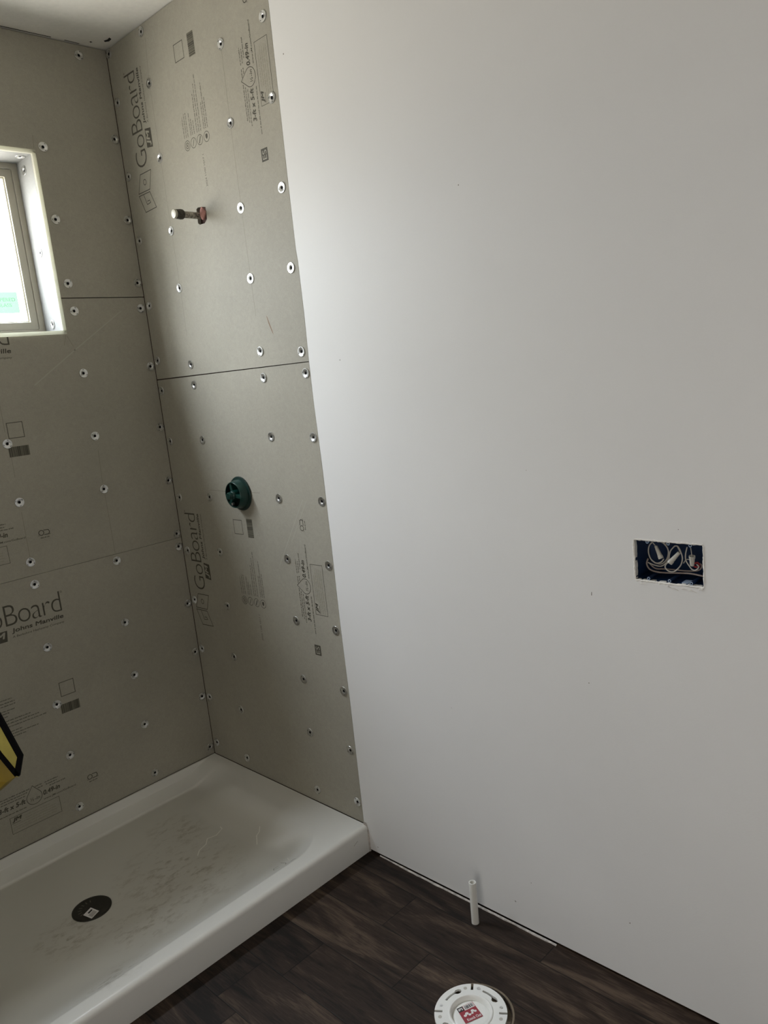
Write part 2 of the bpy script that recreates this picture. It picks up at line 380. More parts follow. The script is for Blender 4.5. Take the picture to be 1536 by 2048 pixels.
class Print(MB):
    """2D marks in board coordinates, mapped by f(u, v, lift)"""
    def __init__(s, f): MB.__init__(s); s.fn = f
    def text(s, body, u0, v0, u1, v1, mi=0, offset=0.0, shear=0.0, lift=0.0003, spacing=1.0):
        vs, fs = text_geo(body, offset, shear, spacing)
        return s.add([s.fn(u0+a*(u1-u0), v0+b*(v1-v0), lift) for a, b in vs], fs, mi)
    def bold(s, body, u0, v0, u1, v1, k, mi=0, shear=0.0, lift=0.0003):
        for i, (a, b) in enumerate(((0, 0), (k, 0), (0, k), (k, k), (k/2, k/2))):
            s.text(body, u0+a, v0+b, u1-k+a, v1-k+b, mi, 0.0, shear, lift+i*0.00004)
        return s
    def rect(s, u0, v0, u1, v1, mi=0, lift=0.0003):
        return s.quad(s.fn(u0, v0, lift), s.fn(u1, v0, lift), s.fn(u1, v1, lift), s.fn(u0, v1, lift), mi)
    def poly(s, pts, mi=0, lift=0.0003): return s.add([s.fn(u, v, lift) for u, v in pts], [tuple(range(len(pts)))], mi)
    def line(s, pts, wd, closed=False, mi=0, lift=0.0003):
        P = [Vector((p[0], p[1], 0)) for p in pts]; n = len(P)
        rng = range(n) if closed else range(n-1)
        for i in rng:
            a = P[i]; b = P[(i+1) % n]; d = (b-a)
            if d.length < 1e-6: continue
            d.normalize(); q = Vector((-d.y, d.x, 0))*wd/2; e = d*wd/2
            s.quad(*[s.fn(v.x, v.y, lift) for v in (a-q-e, b-q+e, b+q+e, a+q-e)], mi)
        return s
    def ring(s, u, v, r, wd, ru=None, mi=0, n=28, lift=0.0003):
        vs = []; fs = []
        for i in range(n):
            a = 2*PI*i/n
            for k in (r-wd/2, r+wd/2): vs.append(s.fn(u+k*math.cos(a), v+k*math.sin(a), lift))
        for i in range(n): j = (i+1) % n; fs.append((2*i, 2*i+1, 2*j+1, 2*j))
        return s.add(vs, fs, mi)
    def words(s, u0, u1, v, h, rnd, mi=0):
        """an illegible line of small print: word-length dashes"""
        u = min(u0, u1); e = max(u0, u1)
        while u < e-0.002:
            L = min(rnd.uniform(0.004, 0.016), e-u)
            x = u
            while x < u+L-0.0005:
                cw = rnd.uniform(0.0010, 0.0019); hh = h*rnd.choice((0.7, 0.7, 0.7, 1.0))
                s.rect(x, v-h*0.35, min(x+cw, u+L), v-h*0.35+hh, mi); x += cw+0.0005
            u += L+0.0022
        return s

def fmap_right(du, c):  return lambda u, v, w: Vector((-w, v-c, u+du))         # board on the valve wall, text reading upward
def fmap_back(du, dz):  return lambda u, v, w: Vector((u-1.524+du, -w, v+dz))   # board on the window wall

def print_board(parent, f, ulim=(0, 1.524), vlim=(0, 0.914), skip=()):
    rnd = random.Random(5)
    P = Print(f)                                   # big logo
    if 'logo' not in skip:
        P.line([(0.6945, 0.7559), (0.6931, 0.8296), (0.6343, 0.8566), (0.6351, 0.7795)], 0.0028, True)
        P.ring(0.6640, 0.8060, 0.0090, 0.0026)
        P.line([(0.6275, 0.7830), (0.6265, 0.8566), (0.5668, 0.8282), (0.5704, 0.7545)], 0.0028, True)
        P.line([(0.6236, 0.8251), (0.5899, 0.8104), (0.5927, 0.7875), (0.6014, 0.7926), (0.6005, 0.806)], 0.0026)
        P.text('GoBoard', 0.7136, 0.7690, 1.0175, 0.8410, offset=-0.016, spacing=0.90)
        P.text('®', 1.0205, 0.832, 1.0280, 0.8400)
        lg = P.build('logo', [M_ink], parent, norm=False)
        if 'cut_logo' in skip:                     # the board is cut away above the window foot
            bm = bmesh.new(); bm.from_mesh(lg.data); zc = WZ0-0.0008-world_loc(lg).z
            bmesh.ops.bisect_plane(bm, geom=bm.verts[:]+bm.edges[:]+bm.faces[:], plane_co=(0, 0, zc), plane_no=(0, 0, 1), clear_outer=True)
            bm.to_mesh(lg.data); bm.free()
        P = Print(f)                               # maker's mark
        P.poly([(0.7600, 0.7195), (0.8215, 0.7195), (0.8260, 0.7565), (0.7650, 0.7565)])
        P.bold('JM', 0.7690, 0.7250, 0.8190, 0.7530, 0.0020, mi=1, shear=0.2, lift=0.0006)
        P.rect(0.766, 0.7275, 0.782, 0.7290, 1, 0.0006); P.rect(0.766, 0.7320, 0.780, 0.7335, 1, 0.0006)
        P.bold('Johns Manville', 0.8400, 0.7390, 1.0180, 0.7580, 0.0011, shear=0.10)
        P.text('A Berkshire Hathaway Company', 0.8390, 0.7235, 1.0180, 0.7330, offset=0.004, shear=0.15)
        P.build('maker_mark', [M_ink, M_board], parent, norm=False)
    P = Print(f)                                   # empty code frame and barcode
    P.line([(0.9590, 0.4680), (1.0100, 0.4680), (1.0100, 0.5185), (0.9590, 0.5185)], 0.0022, True)
    P.rect(0.9500, 0.4060, 1.0180, 0.4395, 1, 0.0002)
    u = 0.952
    while u < 1.016:
        wdt = rnd.choice((0.0012, 0.0018, 0.0030, 0.0045)); P.rect(u, 0.4060, min(u+wdt, 1.017), 0.4395, 0, 0.0004); u += wdt+rnd.choice((0.0012, 0.0020, 0.0034))
    P.build('barcode', [M_ink, M_inkl], parent, norm=False)
    P = Print(f)                                   # four round instruction symbols with their lines
    for k, v in enumerate((0.5165, 0.4805, 0.4440, 0.4060)):
        P.ring(0.7100, v, 0.0150, 0.0018)
        if k == 0: P.ring(0.7100, v, 0.0085, 0.0022); P.rect(0.706, v-0.002, 0.7140, v+0.002)
        if k in (1, 2): P.line([(0.7020, v+0.004), (0.7180, v-0.004)], 0.0025+0.0015*(k-1))
        if k == 3: P.poly([(0.7020, v), (0.7080, v-0.0055), (0.7165, v-0.0055), (0.7185, v), (0.7165, v+0.0055), (0.7080, v+0.0055)])
    for (ue, v) in ((0.798, 0.527), (0.806, 0.516), (0.807, 0.506), (0.803, 0.489), (0.782, 0.480), (0.775, 0.469), (0.848, 0.4535),
                    (0.875, 0.443), (0.899, 0.432), (0.813, 0.414), (0.867, 0.4045), (0.822, 0.3945)):
        P.words(0.734, ue, v, 0.0040, rnd)
    P.build('instruction_print', [M_ink], parent, norm=False)
    P = Print(f)                                   # date code
    P.text('2024 1100 1017 1', 0.5680, 0.4350, 0.6650, 0.4425, offset=0.0, shear=0.0)
    P.build('date_code', [M_ink], parent, norm=False)
    P = Print(f)                                   # size, drop symbol, web line, boxed small print
    drop = [(0.8060, 0.1985)]
    for i in range(0, 21):
        a = math.radians(40-260*i/20); drop.append((0.8065+0.0262*math.cos(a), 0.1560+0.0250*math.sin(a)))
    P.line(drop, 0.0018, True)
    P.text('½-in', 0.7900, 0.1440, 0.8240, 0.1570, offset=0.006, shear=0.2)
    P.bold('3-ft x 5-ft', 0.6850, 0.1480, 0.7760, 0.1650, 0.0012, shear=0.2)
    P.bold('0.49-in', 0.8370, 0.1480, 0.8960, 0.1650, 0.0012, shear=0.2)
    for a, b, v in ((0.848, 0.8955, 0.1918), (0.8514, 0.8904, 0.1825), (0.8623, 0.9179, 0.1735), (0.8139, 0.8381, 0.1918), (0.8225, 0.8391, 0.1825),
                    (0.6961, 0.7980, 0.1918), (0.6898, 0.7870, 0.1830), (0.6775, 0.7780, 0.1740), (0.6445, 0.7747, 0.1335)):
        P.words(a, b, v, 0.0042, rnd)
    P.text('www.JM.com/GoBoard', 0.8353, 0.1290, 0.9512, 0.1375, offset=0.01, shear=0.15)
    P.line([(0.7160, 0.0610), (0.8870, 0.0610), (0.8860, 0.1200), (0.7160, 0.1195)], 0.0014, True)
    P.bold('JM', 0.7220, 0.1000, 0.7550, 0.1165, 0.0016, shear=0.25)
    P.rect(0.7200, 0.0965, 0.7480, 0.0980)
    for i in range(5): P.words(0.765 if i < 2 else 0.722, 0.872-0.02*(i == 0), 0.108-0.009*i, 0.0035, rnd, 1)
    P.build('size_print', [M_ink, M_faint], parent, norm=False)
    P = Print(f)                                   # approval marks
    P.ring(1.0050, 0.1370, 0.0085, 0.0026); P.text('c', 0.9935, 0.1270, 0.9975, 0.1310); P.text('us', 1.0290, 0.1270, 1.0365, 0.1315)
    P.line([(1.0150, 0.1450), (1.0300, 0.1440), (1.0335, 0.1370), (1.0300, 0.1290), (1.0150, 0.1290)], 0.0026)
    P.words(1.000, 1.031, 0.1195, 0.0045, rnd)
    P.build('approval_mark', [M_ink, M_board], parent, norm=False)
    P = Print(f)
    P.rect(0.5700, 0.1180, 0.6060, 0.1485)
    P.text('ES', 0.5750, 0.1235, 0.6010, 0.1430, mi=1, offset=0.0, lift=0.0006)
    P.build('listing_block', [M_ink, M_board], parent, norm=False)

# ------------------------------------------------------------------ washers (one kind, copied)
RIGHT_ROT = Euler((0, -PI/2, 0)); BACK_ROT = Euler((PI/2, 0, 0))
def washer_meshes():
    mb = MB(); mb.lathe([(0.0155, -0.0004), (0.0155, 0.0015), (0.0150, 0.0022), (0.0132, 0.0023), (0.0105, 0.0019), (0.0078, 0.0013), (0.0056, 0.0005), (0.0042, -0.0006)], 30, cap=False)
    for k in range(3):                               # three stamped slots
        a0 = 2*PI*k/3+0.5
        for j in range(3):
            a = a0+(j-1)*0.13; b = a+0.13
            mb.quad(*[(r*math.cos(t), r*math.sin(t), 0.00235) for r, t in ((0.0116, a), (0.0134, a), (0.0134, b), (0.0116, b))], 1)
    w_ = mb.mesh('washer', [M_wash, M_screw], smooth=True)
    sb = MB(); sb.lathe([(0.0046, -0.0004), (0.0045, 0.0004), (0.0036, 0.0004), (0.0022, 0.0002), (0.0, 0.0001)], 20)
    s_ = sb.mesh('screw_head', [M_screw], smooth=True)
    return w_, s_
WM, SM = washer_meshes()
WPROTO = [None]
def add_washer(parent, pos, rot):
    org = world_loc(parent)
    if WPROTO[0] is None:
        o = bpy.data.objects.new('washer', WM); C.objects.link(o); s = bpy.data.objects.new('screw_head', SM); C.objects.link(s); s.parent = o
        WPROTO[0] = (o, s)
    else:
        o = WPROTO[0][0].copy(); s = WPROTO[0][1].copy(); C.objects.link(o); C.objects.link(s); s.parent = o
    o.parent = parent; o.location = Vector(pos)-org
    t = Euler((random.uniform(-0.05, 0.05), random.uniform(-0.05, 0.05), random.uniform(0, 6)))
    o.rotation_mode = 'QUATERNION'; o.rotation_quaternion = rot.to_quaternion() @ t.to_quaternion()
    return o

RU = [(-0.8634, 2.5809), (-0.6581, 2.578), (-0.2405, 2.7545), (-0.0165, 2.7590), (-0.8605, 2.3702), (-0.6549, 2.3588), (-0.2434, 2.5951), (-0.0245, 2.5975), (-0.2429, 2.3601), (-0.0226, 2.3508), (-0.8567, 2.1285), (-0.6524, 2.1138), (-0.2467, 2.1221), (-0.0282, 2.128), (-0.8548, 1.9035), (-0.6548, 1.9024), (-0.245, 1.9305), (-0.028, 1.8977), (-0.6553, 1.6776), (-0.8554, 1.6589), (-0.2464, 1.6668), (-0.0262, 1.6984)]
RL = [(-0.8632, 1.5942), (-0.6537, 1.594), (-0.2484, 1.5949), (-0.022, 1.5859), (-0.027, 1.3942), (-0.2495, 1.3975), (-0.6542, 1.4035), (-0.8625, 1.3993), (-0.0313, 1.1767), (-0.2403, 1.1869), (-0.6516, 1.1996), (-0.8661, 1.1984), (-0.0321, 0.9656), (-0.2564, 0.98), (-0.6549, 0.9923), (-0.8611, 0.9914), (-0.6598, 0.7764), (-0.8589, 0.7744), (-0.2537, 0.7708), (-0.0277, 0.7643), (-0.0265, 0.5591), (-0.2476, 0.5666), (-0.6575, 0.5646), (-0.8612, 0.5665), (-0.0268, 0.3509), (-0.2428, 0.3496), (-0.6547, 0.3655), (-0.8585, 0.3565), (-0.0301, 0.1538), (-0.2361, 0.1452), (-0.655, 0.1462), (-0.8634, 0.1703)]
BT = [(-0.1049, 2.7406), (-0.2871, 2.4245), (-0.0194, 2.4806), (-0.2866, 2.1928), (-0.018, 2.2048), (-0.2822, 1.9817), (-0.018, 1.9838)]
BM_ = [(-0.277, 1.8889), (-0.0214, 1.8925), (-0.282, 1.6756), (-0.018, 1.6801), (-0.5826, 1.4681), (-0.2796, 1.4533), (-0.5801, 1.2708), (-0.2798, 1.2603), (-0.5815, 1.0639), (-0.018, 1.4515), (-0.018, 1.2456), (-0.018, 1.0346)]
BL = [(-0.5819, 0.985), (-0.2783, 0.9917), (-0.018, 0.983), (-0.5799, 0.7576), (-0.2872, 0.7557), (-0.2855, 0.5468), (-0.585, 0.5469), (-0.2786, 0.343), (-0.5732, 0.3488), (-0.5746, 0.1469), (-0.2708, 0.1368), (-0.018, 0.749), (-0.018, 0.5461), (-0.018, 0.3548), (-0.018, 0.1327)]

# ================================================================== SETTING
H = 2.778
# floor with the round cut-out under the closet flange
FC = (-0.3270, -1.5765)
def circ(cx, cy, r, n=48): return [(cx+r*math.cos(2*PI*i/n), cy+r*math.sin(2*PI*i/n)) for i in range(n)]
mb = MB(); mb.plate([(-2.45, -3.75), (0.09, -3.75), (0.09, 0.16), (-2.45, 0.16)], [circ(FC[0]+0.004, FC[1]-0.004, 0.094)], lambda u, v, w_: Vector((u, v, -w_)), 0.012)
fl = struct(mb.build('floor', [M_floor]))
mb = MB(); mb.box(-2.45, 0.09, -3.75, 0.16, -0.060, -0.0125)
struct(mb.build('trim_2', [M_ply]))                       # subfloor sheet seen in the cut-out
# ceiling, with a torn spot near the corner
mb = MB(); mb.box(-2.45, 0.09, -3.75, 0.16, H, H+0.02)
P = Print(lambda u, v, w_: Vector((u, v, H-w_)))
P.poly([(-0.036, -0.098), (-0.024, -0.090), (-0.022, -0.070), (-0.032, -0.058), (-0.040, -0.066), (-0.034, -0.080)], 1)
P.poly([(-0.074, -0.040), (-0.066, -0.036), (-0.070, -0.030), (-0.077, -0.034)], 1)
P.line([(-0.2, -0.006), (-0.36, -0.005), (-0.52, -0.006)], 0.005, mi=1); P.line([(-0.10, -0.004), (-0.15, -0.006)], 0.004, mi=1)
mb.add(P.v, P.f, 1)
struct(mb.build('ceiling', [M_ceil, M_dark]))

# right wall: drywall sheet with the ragged box opening, edge following the backer boards, framing behind
BY0, BY1, BZ0, BZ1 = -2.0505, -1.8985, 1.0690, 1.1595
rr = random.Random(11); hole = []
def side(p, q, n, amp):
    for i in range(n):
        t = i/n; hole.append((p[0]+(q[0]-p[0])*t+rr.uniform(-amp, amp), p[1]+(q[1]-p[1])*t+rr.uniform(-amp, amp)))
side((BY1, BZ0-0.001), (BY1, BZ1), 16, 0.0008); side((BY1, BZ1), (BY0, BZ1), 26, 0.0011); side((BY0, BZ1), (BY0, BZ0), 16, 0.0006); side((BY0, BZ0), (BY1, BZ0-0.001), 26, 0.0011)
outer = [(-3.70, 0.009), (-0.8835, 0.009), (-0.8834, 0.100), (-0.8864, 0.540), (-0.8836, 0.800), (-0.8868, 1.080), (-0.8878, 1.280), (-0.8872, 1.350), (-0.8838, 1.500), (-0.8845, 1.6270), (-0.8884, 1.760), (-0.8888, 1.915), (-0.8858, 1.950), (-0.8872, 2.150), (-0.8950, 2.610), (-0.8975, H-0.001), (-3.70, H-0.001)]
mb = MB(); mb.plate(outer, [hole], lambda u, v, w_: Vector((w_, u, v)), 0.0125, 0, 1)
mb.plate([(-3.70, -0.05), (0.10, -0.05), (0.10, H+0.02), (-3.70, H+0.02)], [[(BY0-0.004, BZ0-0.004), (BY1+0.004, BZ0-0.004), (BY1+0.004, BZ1+0.004), (BY0-0.004, BZ1+0.004)]],
         lambda u, v, w_: Vector((0.0132+w_, u, v)), 0.078, 2)
P = Print(lambda u, v, w_: Vector((-w_, u, v)))
for (a, b, r) in ((-1.4966, 1.9918, .0016), (-1.0202, 1.6209, .0018), (-1.7659, 0.7933, .0015), (-0.9316, 2.4616, .0022), (-1.8409, 0.1731, .0018), (-1.63, 1.31, .0009), (-2.0, 1.19, .0010), (-1.32, 0.62, .0010), (-1.55, 0.16, .0012)):
    P.poly([(a+r*math.cos(k*PI/4)*rr.uniform(.7, 1.1), b+r*math.sin(k*PI/4)) for k in range(8)], 0)
P.poly([(-1.7855, 1.0160), (-1.7875, 1.0165), (-1.7880, 1.0250), (-1.7862, 1.0240)], 0)
P.poly([(-1.488, 0.077), (-1.492, 0.074), (-1.494, 0.076), (-1.490, 0.079)], 0)
P.poly([(-0.935, 0.0300), (-0.941, 0.0285), (-0.940, 0.0320)], 0)
mb.add(P.v, P.f, 3)
wr = struct(mb.build('wall_right', [M_dry, M_gyp, M_stud, M_curb]))
# torn paper round the box opening (child of the wall)
tp = MB()
def torn(p, q, n, lo, hi, nrm):
    vs = []
    for i in range(n+1):
        t = i/n; u = p[0]+(q[0]-p[0])*t; v = p[1]+(q[1]-p[1])*t
        k = rr.uniform(lo, hi); j = rr.uniform(-0.0010, 0.0004)
        vs += [(0.0006-0.0002, u-nrm[0]*(0.0012+j), v-nrm[1]*(0.0012+j)), (-rr.uniform(0.0004, 0.0022), u+nrm[0]*k*0.45, v+nrm[1]*k*0.45), (-0.0001, u+nrm[0]*k, v+nrm[1]*k)]
    fs = []
    for i in range(n):
        for j in (0, 1): fs.append((3*i+j, 3*i+j+1, 3*i+j+4, 3*i+j+3))
    tp.add(vs, fs)
torn((BY1, BZ0), (BY1, BZ1), 24, 0.0015, 0.0045, (1, 0)); torn((BY1, BZ1), (BY0, BZ1), 44, 0.0012, 0.0045, (0, 1))
torn((BY0, BZ1), (BY0, BZ0), 24, 0.0008, 0.0030, (-1, 0)); torn((BY0, BZ0), (BY1, BZ0), 44, 0.0015, 0.0060, (0, -1))
for (u, v, L, b) in ((-1.916, 1.0605, .012, .002), (-1.975, 1.0620, .009, -.003), (-1.988, 1.0585, .014, -.004), (-2.008, 1.0608, .010, -.001), (-2.026, 1.0590, .017, -.004), (-2.044, 1.0625, .008, .002)):
    k = rr.uniform(0.0006, 0.0011); tp.tube([(-0.0005, u+L/2, v-0.0008), (-0.0022, u+L/5, v+0.0010), (-0.0014, u-L/5, v+b*0.4), (-0.0003, u-L/2, v+b)], k, 6)
struct(tp.build('torn_paper', [M_gyp], wr, smooth=True))

# window wall: framing slab with the window opening
WX0, WX1, WZ0, WZ1 = -1.2060, -0.3175, 1.8125, 2.4115
mb = MB(); mb.plate([(-2.45, -0.05), (0.0125, -0.05), (0.0125, H), (-2.45, H)], [[(WX0, WZ0), (WX1, WZ0), (WX1, WZ1), (WX0, WZ1)]], lambda u, v, w_: Vector((u, 0.0135+w_, v)), 0.17)
struct(mb.build('wall_back', [M_stud]))
mb = MB(); mb.box(-1.64, -1.5345, -0.90, 0.0125, 0.0005, H-0.001); struct(mb.build('wall_alcove', [M_board]))
mb = MB(); mb.box(-2.47, -2.40, -3.75, 0.16, 0.0005, H-0.001); struct(mb.build('wall_left', [M_room]))
mb = MB(); mb.box(-2.395, -1.64, -0.012, 0.0130, 0.0005, H-0.001); struct(mb.build('wall_far', [M_room]))
mb = MB(); mb.plate([(-2.40, 0.0005), (-2.15, 0.0005), (-2.15, 2.05), (-1.35, 2.05), (-1.35, 0.0005), (-0.001, 0.0005), (-0.001, H-0.001), (-2.40, H-0.001)], [], lambda u, v, w_: Vector((u, -3.60-w_, v)), 0.10)
struct(mb.build('wall_rear', [M_room]))
mb = MB(); mb.box(-2.40, -0.001, -3.9, -3.86, 0.0005, H-0.001); struct(mb.build('wall_hall', [M_room]))

# pale strip along the foot of the drywall
mb = MB(); n = 40; pts = [(-0.945-0.675*i/n) for i in range(n+1)]; vs = []; fs = []
for i, y in enumerate(pts):
    k = min(1, i/10); wd = (0.0016+0.0030*k)*rr.uniform(0.7, 1.2); xo = 0.0005-0.0015*k
    vs += [(xo, y, 0.0003), (xo, y, 0.0034), (xo-wd, y, 0.0030), (xo-wd-0.001, y, 0.0003)]
for i in range(n):
    for j in range(4): fs.append((4*i+j, 4*i+(j+1) % 4, 4*i+4+(j+1) % 4, 4*i+4+j))
mb.add(vs, fs); struct(mb.build('trim_1', [M_caulk]))

# ================================================================== WINDOW
win = bpy.data.objects.new('window_1', None); C.objects.link(win); win.location = (-0.762, 0.135, 1.826); struct(win)
ix0, ix1, iz0, iz1 = WX0+0.0005, WX1-0.0125, WZ0+0.0125, WZ1-0.0125
fo = 0.0080      # how far the frame runs behind the return boards
def frame(x0, x1, z0, z1, wd, y0, y1, name, m, bev=0.001, parent=win):
    mb = MB(); mb.plate([(x0, z0), (x1, z0), (x1, z1), (x0, z1)], [[(x0+wd, z0+wd), (x1-wd, z0+wd), (x1-wd, z1-wd), (x0+wd, z1-wd)]], lambda u, v, w_: Vector((u, y0+w_, v)), y1-y0)
    o = bevel(mb.build(name, [m], parent), bev); return o
frame(ix0+0.012-fo, ix1+fo, iz0-fo, iz1+fo, 0.018+fo, 0.1340, 0.176, 'window_frame', M_vinyl, 0.002)
for (a, b) in ((-0.765, ix1-0.0195), (ix0+0.0315, -0.7665)):
    frame(a, b, iz0+0.0195, iz1-0.0195, 0.026, 0.1375, 0.172, 'sash', M_vinyl, 0.002)
    frame(a+0.0262, b-0.0262, iz0+0.0457, iz1-0.0457, 0.0045, 0.1460, 0.160, 'glazing_bead', M_bead, 0.001)
    mb = MB(); mb.box(a+0.0310, b-0.0310, 0.1520, 0.1550, iz0+0.0505, iz1-0.0505)
    g = mb.build('glass_pane', [M_glass], win)
    if a < -0.7651: continue
    P = Print(lambda u, v, w_: Vector((u, 0.1512-w_, v)))
    P.rect(-0.512, 1.9035, -0.400, 1.9750, 0, 0.0)
    P.text('TEMPERED', -0.4985, 1.9440, -0.4095, 1.9555, 1, 0.0, lift=-0.0003)
    P.text('GLASS', -0.4740, 1.9255, -0.4245, 1.9370, 1, 0.0, lift=-0.0003)
    P.build('glass_label', [M_sticker, M_stext], win, norm=False)

# ================================================================== BACKER BOARDS
def board(label, org, outer, holes, f, extra=None):
    t = thing('backer_board', org, label, 'wall board')
    mb = MB(); mb.plate(outer, holes, f, 0.0125, 0)
    mats = [M_board, M_foam, M_pencil, M_scuff, M_rust]
    if extra:
        P = Print(lambda u, v, w_: f(u, v, -w_)); extra(P); mb.add(P.v, [], 0)
        k = len(mb.v)-len(P.v)
        for fa, mi in zip(P.f, P.m): mb.f.append([i+k for i in fa]); mb.m.append(mi)
    mb.build('panel', mats, t)
    return t
fr = lambda u, v, w_: Vector((w_, u, v))       # valve wall, (y, z)
fb = lambda u, v, w_: Vector((u, w_, v))       # window wall, (x, z)
L1, L2, L3 = 0.0012, 0.0010, 0.010
def ex_ru(P):
    P.line([(-0.2591, 2.7305), (-0.2458, 2.6047), (-0.2456, 2.369), (-0.2480, 2.1331), (-0.2500, 1.9405), (-0.248, 1.7663)], L1, mi=2, lift=0.0002)
    P.line([(-0.6575, 2.5617), (-0.6544, 2.3675), (-0.6539, 2.1223), (-0.6549, 1.8979), (-0.6564, 1.7873)], L1, mi=2, lift=0.0002)
    P.poly([(-0.7080, 1.7830), (-0.7120, 1.7790), (-0.7290, 1.7350), (-0.7335, 1.7205), (-0.7270, 1.7300), (-0.7150, 1.7570)], 4, 0.0002)
def ex_rl(P):
    P.line([(-0.2504, 1.2132), (-0.385, 1.2115)], L1, mi=2, lift=0.0002); P.line([(-0.4950, 1.2125), (-0.5517, 1.2135)], L1, mi=2, lift=0.0002)
    P.line([(-0.7725, 1.199), (-0.6097, 0.9667)], 0.0022, mi=3, lift=0.0002); P.line([(-0.792, 1.199), (-0.690, 1.055)], 0.0018, mi=3, lift=0.0002)
seam_r = 1.6270
hole_pipe = [(-0.4120, 2.1150), (-0.4135, 2.1590), (-0.4240, 2.1625), (-0.4440, 2.1600), (-0.4660, 2.1560), (-0.4650, 2.1180), (-0.4500, 2.1080), (-0.4200, 2.1090)]
b_ru = board('grey board above the seam on the shower valve wall, with the capped pipe poking through', (0, -0.447, 1.63),
    [(-0.0020, seam_r+0.0030), (-0.8832, seam_r+0.0012), (-0.8870, 1.760), (-0.8875, 1.912), (-0.8845, 1.948), (-0.8858, 2.150), (-0.8937, 2.610), (-0.8960, H-0.004), (-0.0020, H-0.004)], [hole_pipe], fr, ex_ru)
for p in RU: add_washer(b_ru, (-0.0002, p[0], p[1]), RIGHT_ROT)
print_board(b_ru, fmap_right(1.645, 0.931))
b_rl = board('tall grey board below the seam on the shower valve wall, with the green valve guard', (0, -0.441, 0.10),
    [(-0.0020, 0.0992), (-0.8820, 0.0992), (-0.8850, 0.540), (-0.8822, 0.800), (-0.8855, 1.080), (-0.8860, 1.350), (-0.8825, 1.500), (-0.8828, seam_r-0.0012), (-0.0020, seam_r-0.0010)], [], fr, ex_rl)
for p in RL: add_washer(b_rl, (-0.0002, p[0], p[1]), RIGHT_ROT)
print_board(b_rl, fmap_right(0.10, 0.889))
def ex_bl(P): pass
def ex_bm(P):
    P.line([(-0.5825, 1.5931), (-0.5829, 1.5061)], L1, mi=2, lift=0.0002); P.line([(-0.5777, 1.4305), (-0.5787, 1.355)], L2, mi=2, lift=0.0002)
    P.line([(-0.5795, 1.2359), (-0.5801, 1.0797)], L1, mi=2, lift=0.0002)
    P.line([(-0.2771, 1.4023), (-0.2811, 1.2846)], L1, mi=2, lift=0.0002); P.line([(-0.2798, 1.2383), (-0.2792, 1.0134+0.01)], L1, mi=2, lift=0.0002)
    P.line([(-0.1013, 1.885), (-0.298, 1.757), (-0.4574, 1.6501)], 0.004, mi=3, lift=0.0002)
    P.line([(-0.318, 1.806), (-0.302, 1.770)], 0.0012, mi=2, lift=0.0002); P.line([(-0.322, 1.808), (-0.333, 1.775)], 0.0012, mi=2, lift=0.0002)
def ex_bt(P): P.line([(-0.3158, 2.4583), (-0.3190, 2.4180)], L1, mi=2, lift=0.0002)
XL = -1.5340
s3, s2 = 1.0165, 1.9330
b_bl = board('bottom grey board on the window wall, directly above the shower pan', (-0.76, 0, 0.10),
    [(-0.0015, 0.0992), (XL, 0.0992), (XL, s3-0.0006), (-0.0015, s3-0.0006)], [], fb, ex_bl)
for p in BL: add_washer(b_bl, (p[0], -0.0002, p[1]), BACK_ROT)
print_board(b_bl, fmap_back(0.0, 0.10))
b_bm = board('middle grey board on the window wall, reaching up both sides of the window foot', (-0.76, 0, s3),
    [(-0.0015, s3+0.0006), (XL, s3+0.0006), (XL, s2-0.0015), (WX0, s2-0.0015), (WX0, WZ0), (WX1, WZ0), (WX1, s2-0.0015), (-0.0015, s2-0.0015)], [], fb, ex_bm)
for p in BM_: add_washer(b_bm, (p[0], -0.0002, p[1] if p[1] > 1.02 else 1.030), BACK_ROT)
print_board(b_bm, fmap_back(-0.009, 1.0165), skip=('cut_logo',))
b_bt = board('top grey board on the window wall, between the window and the ceiling', (-0.76, 0, s2),
    [(-0.0015, s2+0.0015), (WX1, s2+0.0015), (WX1, WZ1), (WX0, WZ1), (WX0, s2+0.0015), (XL, s2+0.0015), (XL, H-0.004), (-0.0015, H-0.004)], [], fb, ex_bt)
for p in BT: add_washer(b_bt, (p[0], -0.0002, p[1]), BACK_ROT)
# window return boards
def ret(label, x0, x1, z0, z1, org):
    t = thing('window_return_board', org, label, 'wall board', 'boards lining the window opening')
    mb = MB(); mb.box(x0, x1, 0.0092, 0.1337, z0, z1); bevel(mb.build('panel', [M_rboard], t), 0.0006, 1); return t
M_rboard = mat('return_board_facer', (0.17, 0.17, 0.162), 0.7, noise=0.05, nscale=120)
def foam_edge(t, x0, x1, z0, z1):
    mb = MB(); mb.box(x0, x1, -0.0035, 0.0090, z0, z1); mb.build('foam_edge', [M_foam], t)
t = ret('pale upright board strip lining the right side of the window', WX1-0.0120, WX1, WZ0+0.0122, WZ1-0.0122, (WX1-0.006, 0.065, WZ0))
foam_edge(t, WX1-0.0120, WX1, WZ0+0.0122, WZ1-0.0122)
for (y, z) in ((0.0796, 2.3642), (0.068, 2.0938), (0.0689, 1.8530)): add_washer(t, (WX1-0.0122, y, z), RIGHT_ROT)
t = ret('pale board strip overhead lining the top of the window', WX0, WX1, WZ1-0.0120, WZ1, (-0.762, 0.065, WZ1))
foam_edge(t, WX0, WX1, WZ1-0.0120, WZ1)
add_washer(t, (-0.349, 0.048, WZ1-0.0122), Euler((PI, 0, 0)))
t = ret('pale board strip under the window forming its sill', WX0, WX1, WZ0, WZ0+0.0120, (-0.762, 0.065, WZ0))
foam_edge(t, WX0, WX1, WZ0, WZ0+0.0120)
t = ret('board strip lining the far left side of the window, out of view', WX0, WX0+0.0120, WZ0+0.0122, WZ1-0.0122, (WX0+0.006, 0.065, WZ0))

